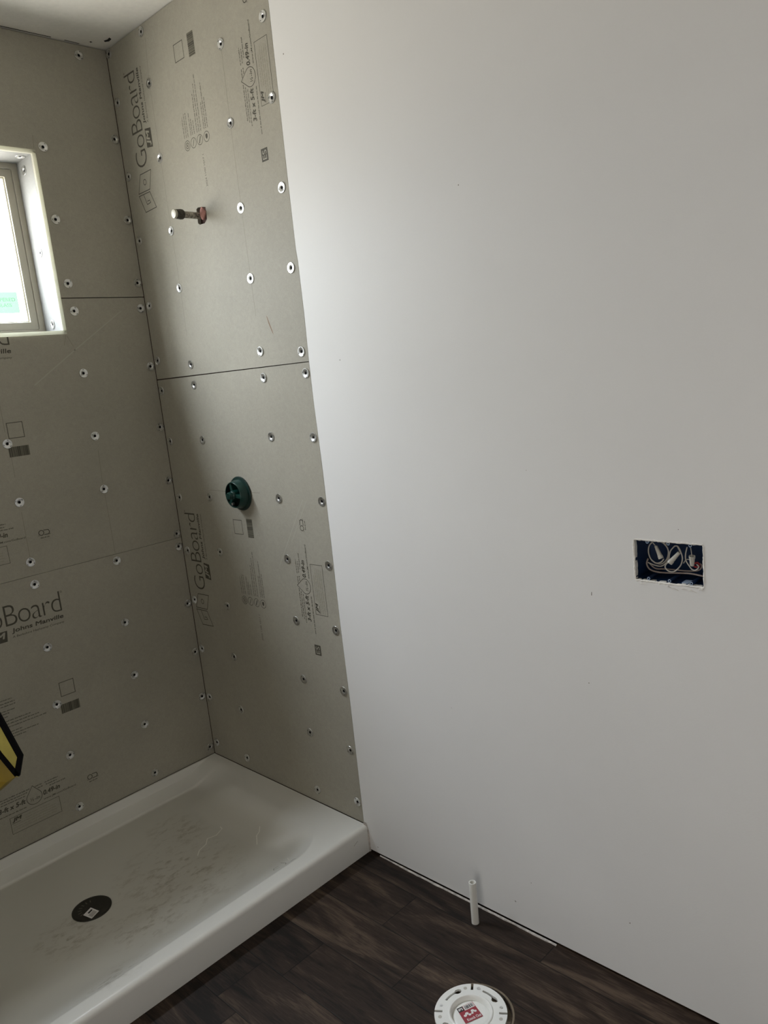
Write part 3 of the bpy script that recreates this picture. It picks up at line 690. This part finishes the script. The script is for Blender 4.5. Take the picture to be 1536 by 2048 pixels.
# ================================================================== SHOWER PAN
PX0, PX1, PY0, PY1 = -1.5320, -0.0030, -0.9000, -0.0030
pan = thing('shower_pan', (-0.76, -0.45, 0.0), 'white acrylic shower pan with smudged floor and raised front curb', 'shower pan')
DR = (-0.7575, -0.4385)
def sm(t): t = max(0, min(1, t)); return t*t*(3-2*t)
def hpan(x, y):
    # signed depth inside the basin outline (rounded rectangle)
    cx0, cx1, cy0, cy1 = -1.43, -0.105, -0.8440, -0.012
    mx, my = (cx0+cx1)/2, (cy0+cy1)/2; hx, hy = (cx1-cx0)/2, (cy1-cy0)/2
    qx = abs(x-mx)-hx; qy = abs(y-my)-hy
    R_ = 0.03+0.13*max(0.0, min(1.0, (-0.45-y)/0.2))
    ox = max(qx+R_, 0); oy = max(qy+R_, 0); d = -(math.hypot(ox, oy)+min(max(qx+R_, qy+R_), 0)-R_)
    df = y+0.844
    rd = math.hypot(x-DR[0], y-DR[1])
    base = 0.0445+0.004*min(1, max(0, rd-0.055)/0.45)
    top = 0.0985
    if d <= 0: h = top
    else:
        soft = 1-sm(min(1, d/0.17)); crisp = (1-min(1, d/0.14))**2
        k = sm((0.10-(df-d))/0.10)*sm((-0.45-y)/0.15)          # crisp break along the front curb only
        h = base+(top-base)*(soft*(1-k)+crisp*k)
    # back: upright lip, then a sloping ledge, then the floor
    if y > -0.30:
        side_ = sm((-0.02-x)/0.16)
        t = (-0.016-y)/0.070
        ledge = 0.0655-0.0120*max(0, min(1, t))
        k = sm((-0.083-y)/0.012)
        lb = ledge*(1-k)+base*k
        kk = side_*(1.0 if y > -0.10 else sm((y+0.30)/0.20))
        h = h*(1-kk)+kk*(lb if y > -0.10 else base)
    if y > -0.0150: h = h+(0.0985-h)*sm((y+0.0150)/0.0050)
    if x > -0.012: h = max(h, 0.0985*sm((x+0.014)/0.006)) if h < 0.0985 else h
    return h
xs = []; x = PX0
def seq(a, b, fine):
    r = [a]
    while r[-1] < b-1e-6:
        p = r[-1]; st = 0.004 if any(lo <= p < hi for lo, hi in fine) else 0.012
        r.append(min(b, p+st))
    return r
xs = seq(PX0, PX1, [(-0.20, 0)]); ys = seq(PY0+0.012, PY1, [(-0.87, -0.80), (-0.12, 0)])
xs = [x for x in xs if x <= -0.017]+[-0.0145, -0.012, -0.010, -0.008, -0.006, PX1]
ys = [y for y in ys if y <= -0.021]+[-0.019, -0.0175, -0.016, -0.0145, -0.013, -0.0115, -0.010, -0.007, PY1]
mb = MB(); vs = []; fs = []; nx = len(xs)
# front skirt and rounded nose first
prof = [(PY0+0.0015, 0.0006), (PY0+0.0005, 0.010), (PY0, 0.040), (PY0, 0.0825)]
for k in range(1, 8):
    a = PI/2*k/8; prof.append((PY0+0.016*(1-math.cos(a)), 0.0825+0.016*math.sin(a)))
for (yy, zz) in prof:
    for x in xs: vs.append((x, yy, zz))
ys2 = [y for y in ys if y > PY0+0.0165]; ys2 = [PY0+0.016]+ys2
for yy in ys2:
    for x in xs: vs.append((x, yy, hpan(x, yy)))
nr = len(prof)+len(ys2)
for j in range(nr-1):
    for i in range(nx-1): fs.append((j*nx+i, j*nx+i+1, (j+1)*nx+i+1, (j+1)*nx+i))
# skirts down the ends and back
def skirt(idx):
    k = len(vs)
    for i in idx: vs.append((vs[i][0], vs[i][1], 0.0006))
    for a in range(len(idx)-1): fs.append((idx[a], idx[a+1], k+a+1, k+a))
skirt([j*nx for j in range(nr)]); skirt([j*nx+nx-1 for j in range(nr)]); skirt([(nr-1)*nx+i for i in range(nx)])
mb.add(vs, fs)
P = Print(lambda u, v, w_: Vector((u, v, hpan(u, v)+0.0004+w_)))
for pts in ([(-0.2730, -0.770), (-0.2740, -0.800), (-0.2850, -0.812), (-0.2700, -0.822), (-0.2550, -0.815), (-0.2580, -0.835)],
            [(-0.300, -0.800), (-0.318, -0.792), (-0.310, -0.780), (-0.292, -0.782)]):
    P.line(pts, 0.0018, mi=0, lift=0.0)
for pts in ([(-0.330, -0.430), (-0.300, -0.440), (-0.265, -0.425), (-0.262, -0.410)], [(-0.330, -0.430), (-0.352, -0.455), (-0.385, -0.465), (-0.405, -0.485)],
            [(-0.197, -0.560), (-0.212, -0.575), (-0.226, -0.578), (-0.250, -0.610)], [(-0.26, -0.800), (-0.245, -0.770)]):
    P.line(pts, 0.0030, mi=1, lift=0.0)
P2 = Print(lambda u, v, w_: Vector((u, PY0-w_-0.0003, v)))
P2.line([(-0.070, 0.058), (-0.052, 0.066)], 0.0012, mi=0)
k = len(mb.v); mb.v += P.v
for fa, mi in zip(P.f, P.m): mb.f.append([i+k for i in fa]); mb.m.append(mi+1)
k = len(mb.v); mb.v += P2.v
for fa, mi in zip(P2.f, P2.m): mb.f.append([i+k for i in fa]); mb.m.append(mi+1)
mb.build('basin', [M_pan, M_curb, M_gouge], pan, smooth=True)
mb = MB(); mb.add([(-0.0045, -0.9010, 0.002), (0.0, -0.9035, 0.002), (0.0, -0.9035, 0.075), (-0.0010, -0.896, 0.1035), (-0.007, -0.888, 0.0995), (-0.0045, -0.9010, 0.078), (0.0, -0.880, 0.002), (0.0, -0.880, 0.104)],
    [(0, 1, 2, 5), (5, 2, 3), (5, 3, 4), (1, 6, 7, 3), (1, 3, 2), (0, 5, 4)])
mb.build('end_flange', [M_caulk], pan, norm=True)
dr = MB(); T = Matrix.Translation((DR[0], DR[1], 0.0452))
dr.lathe([(0.0590, 0.0), (0.0590, 0.0020), (0.0565, 0.0032), (0.052, 0.0026), (0.030, 0.0020), (0.0, 0.0018)], 48, T)
for k in range(18):
    a = 2*PI*k/18+0.2
    if k in (3, 4, 5, 6, 7, 8, 9):
        c = Vector((math.cos(a), math.sin(a), 0)); q = Vector((-c.y, c.x, 0))
        b0 = Vector((DR[0], DR[1], 0.0452+0.0031)); dr.quad(*(b0+c*r+q*s_ for r, s_ in ((0.030, -.0015), (0.041, -.0015), (0.041, .0015), (0.030, .0015))), 1)
drn = dr.build('drain', [M_drain, M_drainl], pan, smooth=True, origin=(DR[0], DR[1], 0.045))
P = Print(lambda u, v, w_: Vector((u, v, 0.0452+0.0036+w_)))
S = [Vector(p) for p in ((-0.7590, -0.4500), (-0.7500, -0.4880), (-0.7815, -0.5030), (-0.7905, -0.4650))]
S = [s_+Vector((0.0, 0.015)) for s_ in S]
def bl(a, b): p = S[3].lerp(S[0], a); q = S[2].lerp(S[1], a); return tuple(q.lerp(p, b))
P.poly([tuple(s_) for s_ in S], 0, 0.0)
P.poly([bl(.35, .62), bl(.85, .62), bl(.85, .80), bl(.35, .80)], 1, 0.0003)
for i in range(4): P.poly([bl(.15, .12+.11*i), bl(.85, .12+.11*i), bl(.85, .17+.11*i), bl(.15, .17+.11*i)], 2, 0.0003)
o = P.build('drain_label', [M_white, M_blk, M_drainl], drn, norm=False)

# ================================================================== SHOWER ARM STUB
t = thing('shower_pipe', (0.0, -0.4300, 2.134), 'short scuffed steel pipe with pale cap jutting from the upper wall board', 'pipe')
T = Matrix.Translation((0, -0.4300, 2.1350)) @ Matrix.Rotation(-PI/2, 4, 'Y') @ Matrix.Rotation(0.03, 4, 'X')
mb = MB(); mb.lathe([(0.0105, -0.060), (0.0105, 0.078)], 28, T); mb.build('pipe_body', [M_pipe], t, smooth=True)
mb = MB(); mb.lathe([(0.0110, 0.067), (0.0145, 0.068), (0.0158, 0.071), (0.0150, 0.074), (0.0163, 0.077), (0.0150, 0.080), (0.0155, 0.083), (0.0145, 0.086), (0.0148, 0.091), (0.0140, 0.094), (0.0125, 0.0945)], 20, T)
mb.build('threaded_collar', [M_thread], t, smooth=True)
mb = MB(); mb.lathe([(0.0120, 0.0947), (0.0142, 0.0952), (0.0146, 0.0985), (0.0132, 0.1020), (0.0085, 0.1035), (0.0, 0.1037)], 28, T); mb.build('end_cap', [M_cap], t, smooth=True)
t = None
mb = MB(); vs = []; fs = []; n = 14
for j in range(9):
    for i in range(n):
        a = 2*PI*i/n; ph = PI*(j/8-0.5); r = math.cos(ph)*(1+0.12*math.sin(3*a+j))
        vs.append((0.004+0.010*math.sin(ph)-0.006, -0.4520+0.0125*r*math.cos(a), 2.1385+0.0185*r*math.sin(a)+0.003*math.sin(2*a)))
for j in range(8):
    for i in range(n): fs.append((j*n+i, j*n+(i+1) % n, (j+1)*n+(i+1) % n, (j+1)*n+i))
mb.add(vs, fs); o = mb.build('foam_plug', [M_pink], None, smooth=True, origin=(0.0, -0.452, 2.1385)); o['label'] = 'pink foam lump stuffed in the pipe hole beside the capped pipe'; o['category'] = 'foam'

# ================================================================== VALVE GUARD
VC = (-0.0, -0.4420, 1.2080)
t = thing('valve_guard', VC, 'round dark green plastic guard over the shower valve on the lower wall board', 'valve')
T = Matrix.Translation(VC) @ Matrix.Rotation(-PI/2, 4, 'Y')
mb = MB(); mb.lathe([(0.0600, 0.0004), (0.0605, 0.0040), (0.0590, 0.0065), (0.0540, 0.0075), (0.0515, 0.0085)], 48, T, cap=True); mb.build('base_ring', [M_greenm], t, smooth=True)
mb = MB(); mb.lathe([(0.0512, 0.0078), (0.0485, 0.0200), (0.0455, 0.0335), (0.0440, 0.0350), (0.0420, 0.0340), (0.0425, 0.0220), (0.0430, 0.0110), (0.0, 0.0100)], 48, T, cap=False); mb.build('guard_cup', [M_green, M_greend], t, smooth=True)
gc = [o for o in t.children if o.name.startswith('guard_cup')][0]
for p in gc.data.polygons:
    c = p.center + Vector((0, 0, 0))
    if -0.0335 < c.x < 0.0 and (c.y**2+c.z**2) < 0.0434**2: p.material_index = 1  # inner faces of the cup take the painted recess shade
mb = MB()
for a in (20, 140, 260):
    R_ = T @ Matrix.Rotation(math.radians(a), 4, 'Z')
    v = [R_ @ Vector(p) for p in ((0.010, -0.006, 0.012), (0.0425, -0.006, 0.012), (0.0425, 0.006, 0.012), (0.010, 0.006, 0.012), (0.010, -0.006, 0.036), (0.0425, -0.006, 0.031), (0.0425, 0.006, 0.031), (0.010, 0.006, 0.036))]
    mb.add(v, [(0, 1, 2, 3), (4, 7, 6, 5), (0, 4, 5, 1), (3, 2, 6, 7), (0, 3, 7, 4), (1, 5, 6, 2)])
bevel(mb.build('spokes', [M_green], t), 0.0012)
mb = MB(); mb.lathe([(0.0175, 0.0102), (0.0170, 0.034), (0.0150, 0.040), (0.0130, 0.042), (0.0125, 0.052), (0.0105, 0.0555), (0.0, 0.0560)], 28, T)
mb.build('centre_knob', [M_green], t, smooth=True)
mb = MB(); R_ = T; mb.add([R_ @ Vector(p) for p in ((-0.009, -0.0016, 0.0562), (0.009, -0.0016, 0.0562), (0.009, 0.0016, 0.0562), (-0.009, 0.0016, 0.0562), (-0.009, -0.0016, 0.0550), (0.009, -0.0016, 0.0550), (0.009, 0.0016, 0.0550), (-0.009, 0.0016, 0.0550))], [(0, 1, 2, 3), (4, 7, 6, 5), (0, 4, 5, 1), (3, 2, 6, 7), (0, 3, 7, 4), (1, 5, 6, 2)])
mb.build('knob_slot', [M_greend], t)
mb = MB(); mb.tube([T @ Vector(p) for p in ((-0.031, 0.006, 0.030), (-0.031, 0.006, 0.0385))], 0.0045, 14, smooth=0); mb.build('screw_post', [M_wash], t, smooth=True)

# ================================================================== ELECTRICAL BOX
t = thing('electrical_box', (0.004, -1.9745, 1.069), 'blue plastic wiring box open in the white wall, wires inside', 'electrical box')
y0, y1, z0, z1, xd = BY0-0.0005, BY1+0.0005, BZ0-0.0005, BZ1+0.0005, 0.078
mb = MB()
mb.box(0.0030, xd, y1, y1+0.002, z0-0.002, z1+0.002); mb.box(0.0030, xd, y0-0.002, y0, z0-0.002, z1+0.002)
mb.box(0.0030, xd, y0, y1, z0-0.002, z0); mb.box(0.0030, xd, y0, y1, z1, z1+0.002); mb.box(xd, xd+0.002, y0-0.002, y1+0.002, z0-0.002, z1+0.002)
mb.build('shell', [M_blue], t)
for yy in (-1.9281, -1.9754, -2.0230):
    for zz, top in ((1.0735, 0), (1.1562, 1)):
        b = MB(); T = Matrix.Translation((0.0025, yy, zz)) @ Matrix.Rotation(PI/2, 4, 'Y')
        b.lathe([(0.0018, 0.0), (0.0036, 0.0), (0.0036, 0.052), (0.0018, 0.052)], 18, T, mi=0, closed=True)
        b.lathe([(0.0019, -0.0004), (0.0035, -0.0004)], 18, T, mi=1, cap=False)
        b.lathe([(0.0018, 0.004), (0.0, 0.004)], 18, T, mi=2, cap=False)
        b.box(0.006, 0.054, yy-0.0012, yy+0.0012, *((z0, zz-0.002) if not top else (zz+0.002, z1)), 0)
        b.build('screw_boss', [M_blue, M_boss, M_dark], t, smooth=True)
mb = MB(); mb.plate([(-2.012, 0.012), (-1.998, 0.012), (-1.998, 0.034), (-2.012, 0.034)], [], lambda u, v, w_: Vector((v, u, z0+0.0002+w_)), 0.0015)
mb.build('knockout_tab', [M_boss], t)
# wires, laid in the box
def W3(pts, x0, x1=None):
    n = len(pts); x1 = x0 if x1 is None else x1
    return [(x0+(x1-x0)*i/(n-1), p[0], p[1]) for i, p in enumerate(pts)]
WG = 'wires folded into the open box'
def nut(parent, a, b, r0, r1, m=M_nut, name='wire_connector', hollow=False):
    a = Vector(a); b = Vector(b); d = b-a; T = Matrix.Translation(a) @ d.to_track_quat('Z', 'Y').to_matrix().to_4x4(); L = d.length
    mb = MB()
    pr = [(r0*0.8, 0), (r0, 0.001), (r0+(r1-r0)*0.7, L*0.75), (r1, L*0.8), (r1*1.02, L)]
    if hollow: pr += [(r1*0.75, L), (r1*0.7, L*0.6)]
    mb.lathe(pr, 12, T); return mb.build(name, [m], parent, smooth=False)
b1 = thing('wire_bundle', (0.03, -1.94, 1.11), 'left loop of white wires in the box, its connector pointing down right', 'wires', WG)
mb = MB()
mb.tube(W3([(-1.9273, 1.1497), (-1.92, 1.1401), (-1.9186, 1.1251), (-1.9241, 1.1107), (-1.9358, 1.1036), (-1.9479, 1.1071), (-1.9542, 1.1151)], 0.028, 0.024), 0.0015)
mb.tube(W3([(-1.9364, 1.1534), (-1.9496, 1.1486), (-1.9595, 1.1377), (-1.9619, 1.1247), (-1.9583, 1.1082), (-1.946, 1.0965), (-1.931, 1.0964), (-1.9145, 1.1015)], 0.034, 0.030), 0.0015)
mb.tube(W3([(-1.9400, 1.1520), (-1.9535, 1.1445), (-1.9590, 1.1300), (-1.9560, 1.1130), (-1.9440, 1.1000), (-1.928, 1.1010)], 0.040, 0.034), 0.0014)
mb.tube(W3([(-1.9290, 1.1500), (-1.9350, 1.1440), (-1.9372, 1.1430)], 0.026, 0.024), 0.0013)
mb.build('wire', [M_wire], b1, smooth=True)
nut(b1, (0.024, -1.937, 1.1431), (0.020, -1.9505, 1.1165), 0.0034, 0.0058)
b2 = thing('wire_bundle', (0.03, -1.975, 1.11), 'middle loop of white wires in the box, its connector pointing down left', 'wires', WG)
mb = MB()
mb.tube(W3([(-1.9757, 1.1435), (-1.9666, 1.1325), (-1.9631, 1.1175), (-1.9649, 1.1073)], 0.032), 0.0014)
mb.tube(W3([(-1.9757, 1.1435), (-1.9787, 1.1452), (-1.9858, 1.1444), (-1.9925, 1.1305), (-1.9949, 1.1177), (-1.9901, 1.1026), (-1.9781, 1.0896), (-1.9664, 1.0883), (-1.9579, 1.0963), (-1.9612, 1.1055), (-1.9702, 1.1116)], 0.030, 0.020), 0.0015)
mb.tube(W3([(-1.984, 1.143), (-1.9895, 1.1340), (-1.990, 1.132)], 0.030, 0.026), 0.0014)
mb.build('wire', [M_wire], b2, smooth=True)
nut(b2, (0.024, -1.9897, 1.1331), (0.018, -1.9700, 1.1090), 0.0036, 0.0060)
b3 = thing('wire_bundle', (0.03, -2.015, 1.11), 'right loop of white wires in the box, connector mouth up over a red wire', 'wires', WG)
mb = MB()
mb.tube(W3([(-2.0044, 1.1446), (-2.001, 1.1284), (-2.002, 1.1155), (-2.0101, 1.1033), (-2.0169, 1.0968), (-2.0253, 1.0977), (-2.0312, 1.1055), (-2.0271, 1.1108)], 0.030, 0.022), 0.0014)
mb.tube(W3([(-1.9946, 1.1075), (-2.002, 1.1169), (-2.0122, 1.1177)], 0.032, 0.028), 0.0012)
mb.tube(W3([(-2.0121, 1.1438), (-2.0150, 1.1360), (-2.0180, 1.1265)], 0.030, 0.022), 0.0011)
mb.build('wire', [M_wire], b3, smooth=True)
nut(b3, (0.024, -2.0165, 1.1060), (0.020, -2.0190, 1.1290), 0.0042, 0.0066, hollow=True)
mb = MB(); mb.tube(W3([(-2.0150, 1.1040), (-2.0220, 1.1010), (-2.0290, 1.1050), (-2.0260, 1.1120), (-2.0180, 1.1090)], 0.034, 0.030), 0.0020); o = mb.build('red_wire', [M_redw], b3, smooth=True); o['label'] = 'dark red wire'
cb = thing('feed_cable', (0.03, -1.98, 1.085), 'flat grey cables lying across the foot of the box, below the wire loops', 'cable')
mb = MB()
mb.tube(W3([(-1.9134, 1.1096), (-1.9098, 1.0972), (-1.9168, 1.0854), (-1.9334, 1.0812), (-1.9543, 1.0815), (-1.9837, 1.0844), (-2.0124, 1.0861), (-2.0480, 1.0820)], 0.034, 0.030), 0.0019)
mb.tube(W3([(-1.9141, 1.0956), (-1.9275, 1.0866), (-1.9471, 1.0877), (-1.9693, 1.0886), (-1.9982, 1.0889), (-2.0238, 1.0932), (-2.0325, 1.1042), (-2.0271, 1.1094)], 0.040, 0.036), 0.0017)
mb.build('cable_sheath', [M_cable], cb, smooth=True)

# ================================================================== PVC STUB
t = thing('supply_pipe', (-0.0625, -1.3890, 0.0), 'short upright white plastic pipe stub rising from the dark floor by the wall', 'pipe')
T = Matrix.Translation((-0.0625, -1.3890, 0.0003)) @ Matrix.Rotation(0.02, 4, 'Y')
mb = MB(); mb.lathe([(0.0068, 0.002), (0.0108, 0.0), (0.0108, 0.1275), (0.0104, 0.1285), (0.0074, 0.1285), (0.0068, 0.1270)], 32, T, cap=False, closed=True)
mb.build('pipe_wall', [M_pvc], t, smooth=True)
mb = MB(); mb.lathe([(0.0067, 0.110), (0.0, 0.110)], 24, T, cap=False); mb.build('pipe_plug', [M_nut], t)

# ================================================================== CLOSET FLANGE
t = thing('closet_flange', (FC[0], FC[1], 0.0), 'white round toilet flange with red label set in the dark plank floor', 'toilet flange')
A0 = math.radians(35.0)
def pol(r, a): a = A0+math.radians(a); return (FC[0]+r*math.cos(a), FC[1]+r*math.sin(a))
Rf = 0.0900; outer = []
for q in range(4):
    c = q*90; dh = math.degrees(0.0032/Rf); di = math.degrees(0.0032/0.070)
    outer += [pol(Rf, c-dh), pol(0.070, c-di), pol(0.070, c+di), pol(Rf, c+dh)]
    outer += [pol(Rf, c+dh+(90-2*dh)*k/12) for k in range(1, 12)]
holes = []
def slot(a0, a1, r0, r1, key, kr0, kr1, kw):
    inner = []; out_ = []; n = 8
    for k in range(n+1):
        a = a0+(a1-a0)*k/n; inn = kr0 if abs(a-key) < kw else r0; ou = kr1 if abs(a-key) < kw else r1
        inner.append(pol(inn, a)); out_.append(pol(ou, a))
    return out_+inner[::-1]
for base in (0, 180):
    holes.append(slot(base+22, base+62, 0.0695, 0.0752, base+29, 0.0655, 0.0795, 6))
    holes.append(slot(base-62, base-22, 0.0695, 0.0752, base-55, 0.0635, 0.0775, 6))
holes.append([pol(0.0560, k*360/48) for k in range(48)])
mb = MB(); mb.plate(outer, holes, lambda u, v, w_: Vector((u, v, 0.0085-w_)), 0.0065)
ring = mb.build('mounting_ring', [M_flange], t)
T = Matrix.Translation((FC[0], FC[1], 0))
mb = MB(); mb.lathe([(0.0560, 0.0082), (0.0555, 0.0100), (0.0535, 0.0112), (0.0510, 0.0108), (0.0490, 0.0085), (0.0475, 0.0030), (0.0470, -0.0030)], 56, T, cap=False); mb.build('throat', [M_flange], t, smooth=True)
mb = MB(); mb.lathe([(0.0470, -0.0030), (0.0440, -0.0010), (0.0380, 0.0008), (0.0300, 0.0002), (0.0, 0.0)], 48, T, cap=False); pl = mb.build('knockout_plug', [M_flange], t, smooth=True)
for a in (-13, 13, 77, 103, 167, 193, 257, 283):
    p = pol(0.0765, a)
    mb = MB(); mb.lathe([(0.0046, 0.0083), (0.0046, 0.0089), (0.0030, 0.0090), (0.0013, 0.0088), (0.0, 0.0086)], 16, Matrix.Translation((p[0], p[1], 0)))
    o = mb.build('screw', [M_wash if a in (-13, 77, 283, 167) else M_nut], t, smooth=True)
LZ = 0.0012
fL = lambda u, v, w_: Vector((u, v, LZ+w_))
P = Print(fL)
Q = [Vector(p) for p in ((-0.3350, -0.5375-1.0), (-0.2930, -0.5545-1.0), (-0.3115, -1.6025), (-0.3560, -1.5830))]
def bq(a, b): p = Q[3].lerp(Q[0], b); q = Q[2].lerp(Q[1], b); return tuple(p.lerp(q, a))     # a across, b up
def R4(a0, b0, a1, b1, mi, lift): P.poly([bq(a0, b0), bq(a1, b0), bq(a1, b1), bq(a0, b1)], mi, lift)
R4(0, 0, 1, 1, 0, 0.0); R4(0, .72, .34, 1, 1, .0002); R4(.36, .70, .97, .98, 2, .0002)
rb = random.Random(3); a = .42
while a < .92:
    wd = rb.choice((.015, .03, .05)); R4(a, .74, min(a+wd, .93), .94, 1, .0005); a += wd+rb.choice((.015, .03))
P.fn = lambda u, v, w_: Vector((*bq(u, v), LZ+w_))
P.text('IPS', .05, .78, .30, .93, 2, 0.02, lift=.0006)
for (c, d, r) in ((.35, .50, .10), (.22, .42, .09), (.70, .52, .10), (.82, .44, .08), (.46, .38, .08), (.62, .40, .07)):
    P.poly([(c+r*math.cos(k*PI/6), d+r*0.8*math.sin(k*PI/6)) for k in range(12)], 2, .0004)
P.text('Knock Out', .18, .05, .96, .22, 2, 0.02, lift=.0006)
P.build('label', [M_red, M_blk, M_white], pl, norm=False)
# pale rim of the floor cut-out
mb = MB(); mb.lathe([(0.0915, -0.010), (0.0915, -0.0010), (0.0975, -0.0002), (0.0990, 0.0012), (0.0975, 0.0016), (0.0940, 0.0010), (0.0930, -0.010)], 56, Matrix.Translation((FC[0]+0.006, FC[1]-0.006, 0)), cap=False, closed=True)
o = mb.build('cutout_rim', [M_ply], fl, smooth=True); struct(o)

# ================================================================== YELLOW BAG (left edge) on a work table that stays out of frame
S2 = math.sqrt(0.5)
def bagf(c): return lambda X, z, w_: Vector(((X+(c+w_))*S2, ((c+w_)-X)*S2, z))
cB = -1.7500
t = thing('yellow_bag', ((-0.12+cB)*S2, (cB+0.12)*S2, 0.899), 'yellow fabric bag with black edge binding hanging over at the left edge', 'bag')
f = bagf(cB)
body = [(0.0560, 1.0032), (0.0800, 0.9450), (0.0864, 0.9318), (0.0704, 0.9198), (0.0546, 0.9087), (0.0162, 0.8992), (-0.0556, 0.8985), (-0.1593, 0.8985), (-0.209, 0.9418), (-0.209, 1.1438), (-0.1593, 1.2678), (-0.090, 1.2843), (-0.060, 1.2347), (-0.010, 1.1272)]
cx = sum(p[0] for p in body)/len(body); cz = sum(p[1] for p in body)/len(body)
mb = MB(); vs = []; fs = []; n = len(body)*4
dense = []
for i in range(len(body)):
    a = body[i]; b = body[(i+1) % len(body)]
    for k in range(4): dense.append((a[0]+(b[0]-a[0])*k/4, a[1]+(b[1]-a[1])*k/4))
for (s_, w_) in ((0.0, 0.012), (0.55, 0.013), (0.85, 0.018), (0.96, 0.030), (1.0, 0.055), (0.97, 0.085), (0.80, 0.110), (0.4, 0.118), (0.0, 0.12)):
    for (u, v) in dense: vs.append(f(cx+(u-cx)*s_, max(0.8985, cz+(v-cz)*s_), w_))
for j in range(8):
    for i in range(n): fs.append((j*n+i, j*n+(i+1) % n, (j+1)*n+(i+1) % n, (j+1)*n+i))
mb.add(vs, fs); mb.build('bag_body', [M_yeld], t, smooth=True)
flap = [(0.0447, 1.2968), (0.0775, 1.1696), (0.1098, 1.0733), (0.1337, 0.9951), (0.1179, 0.9573), (0.095, 0.9977), (0.0482, 1.1096), (0.0056, 1.2311)]
mb = MB(); mb.plate(flap, [], lambda u, v, w_: f(u, v, w_), 0.003); mb.build('flap', [M_yel], t)
def band(path, wd, name):
    mb = MB(); P_ = [Vector((a, b)) for a, b in path]; vs = []; fs = []
    for i, p in enumerate(P_):
        d = (P_[min(i+1, len(P_)-1)]-P_[max(i-1, 0)]).normalized(); q = Vector((-d.y, d.x))*wd/2
        for s_, w_ in ((1, -0.0012), (-1, -0.0012), (-1, 0.0042), (1, 0.0042)): v = p+q*s_; vs.append(f(v.x, v.y, w_))
    for i in range(len(P_)-1):
        for j in range(4): fs.append((4*i+j, 4*i+(j+1) % 4, 4*i+4+(j+1) % 4, 4*i+4+j))
    fs += [(3, 2, 1, 0), tuple(4*(len(P_)-1)+k for k in range(4))]
    mb.add(vs, fs); mb.build(name, [M_bind], t)
band([(0.0447, 1.291), (0.0759, 1.1669), (0.1076, 1.0693), (0.1297, 0.9957), (0.1173, 0.961)], 0.0095, 'edge_binding')
band([(0.0056, 1.2311), (0.0499, 1.1115), (0.0967, 1.0027), (0.1185, 0.9618)], 0.0095, 'edge_binding')
t = thing('work_table', ((-0.24+cB)*S2, (cB+0.24)*S2, 0.0), 'small pedestal table carrying the yellow bag, beyond the left edge', 'table')
mb = MB(); mb.plate([(-0.38, -0.12), (-0.06, -0.12), (-0.06, 0.05), (-0.38, 0.05)], [], lambda u, v, w_: f(u, 0.8981-w_, v), 0.022); mb.build('tabletop', [M_wood], t)
mb = MB(); mb.plate([(-0.28, -0.06), (-0.20, -0.06), (-0.20, 0.0), (-0.28, 0.0)], [], lambda u, v, w_: f(u, 0.8759-w_, v), 0.8474); mb.build('pedestal', [M_wood], t)
mb = MB(); mb.plate([(-0.36, -0.12), (-0.12, -0.12), (-0.12, 0.03), (-0.36, 0.03)], [], lambda u, v, w_: f(u, 0.0285-w_, v), 0.028); mb.build('foot', [M_wood], t)
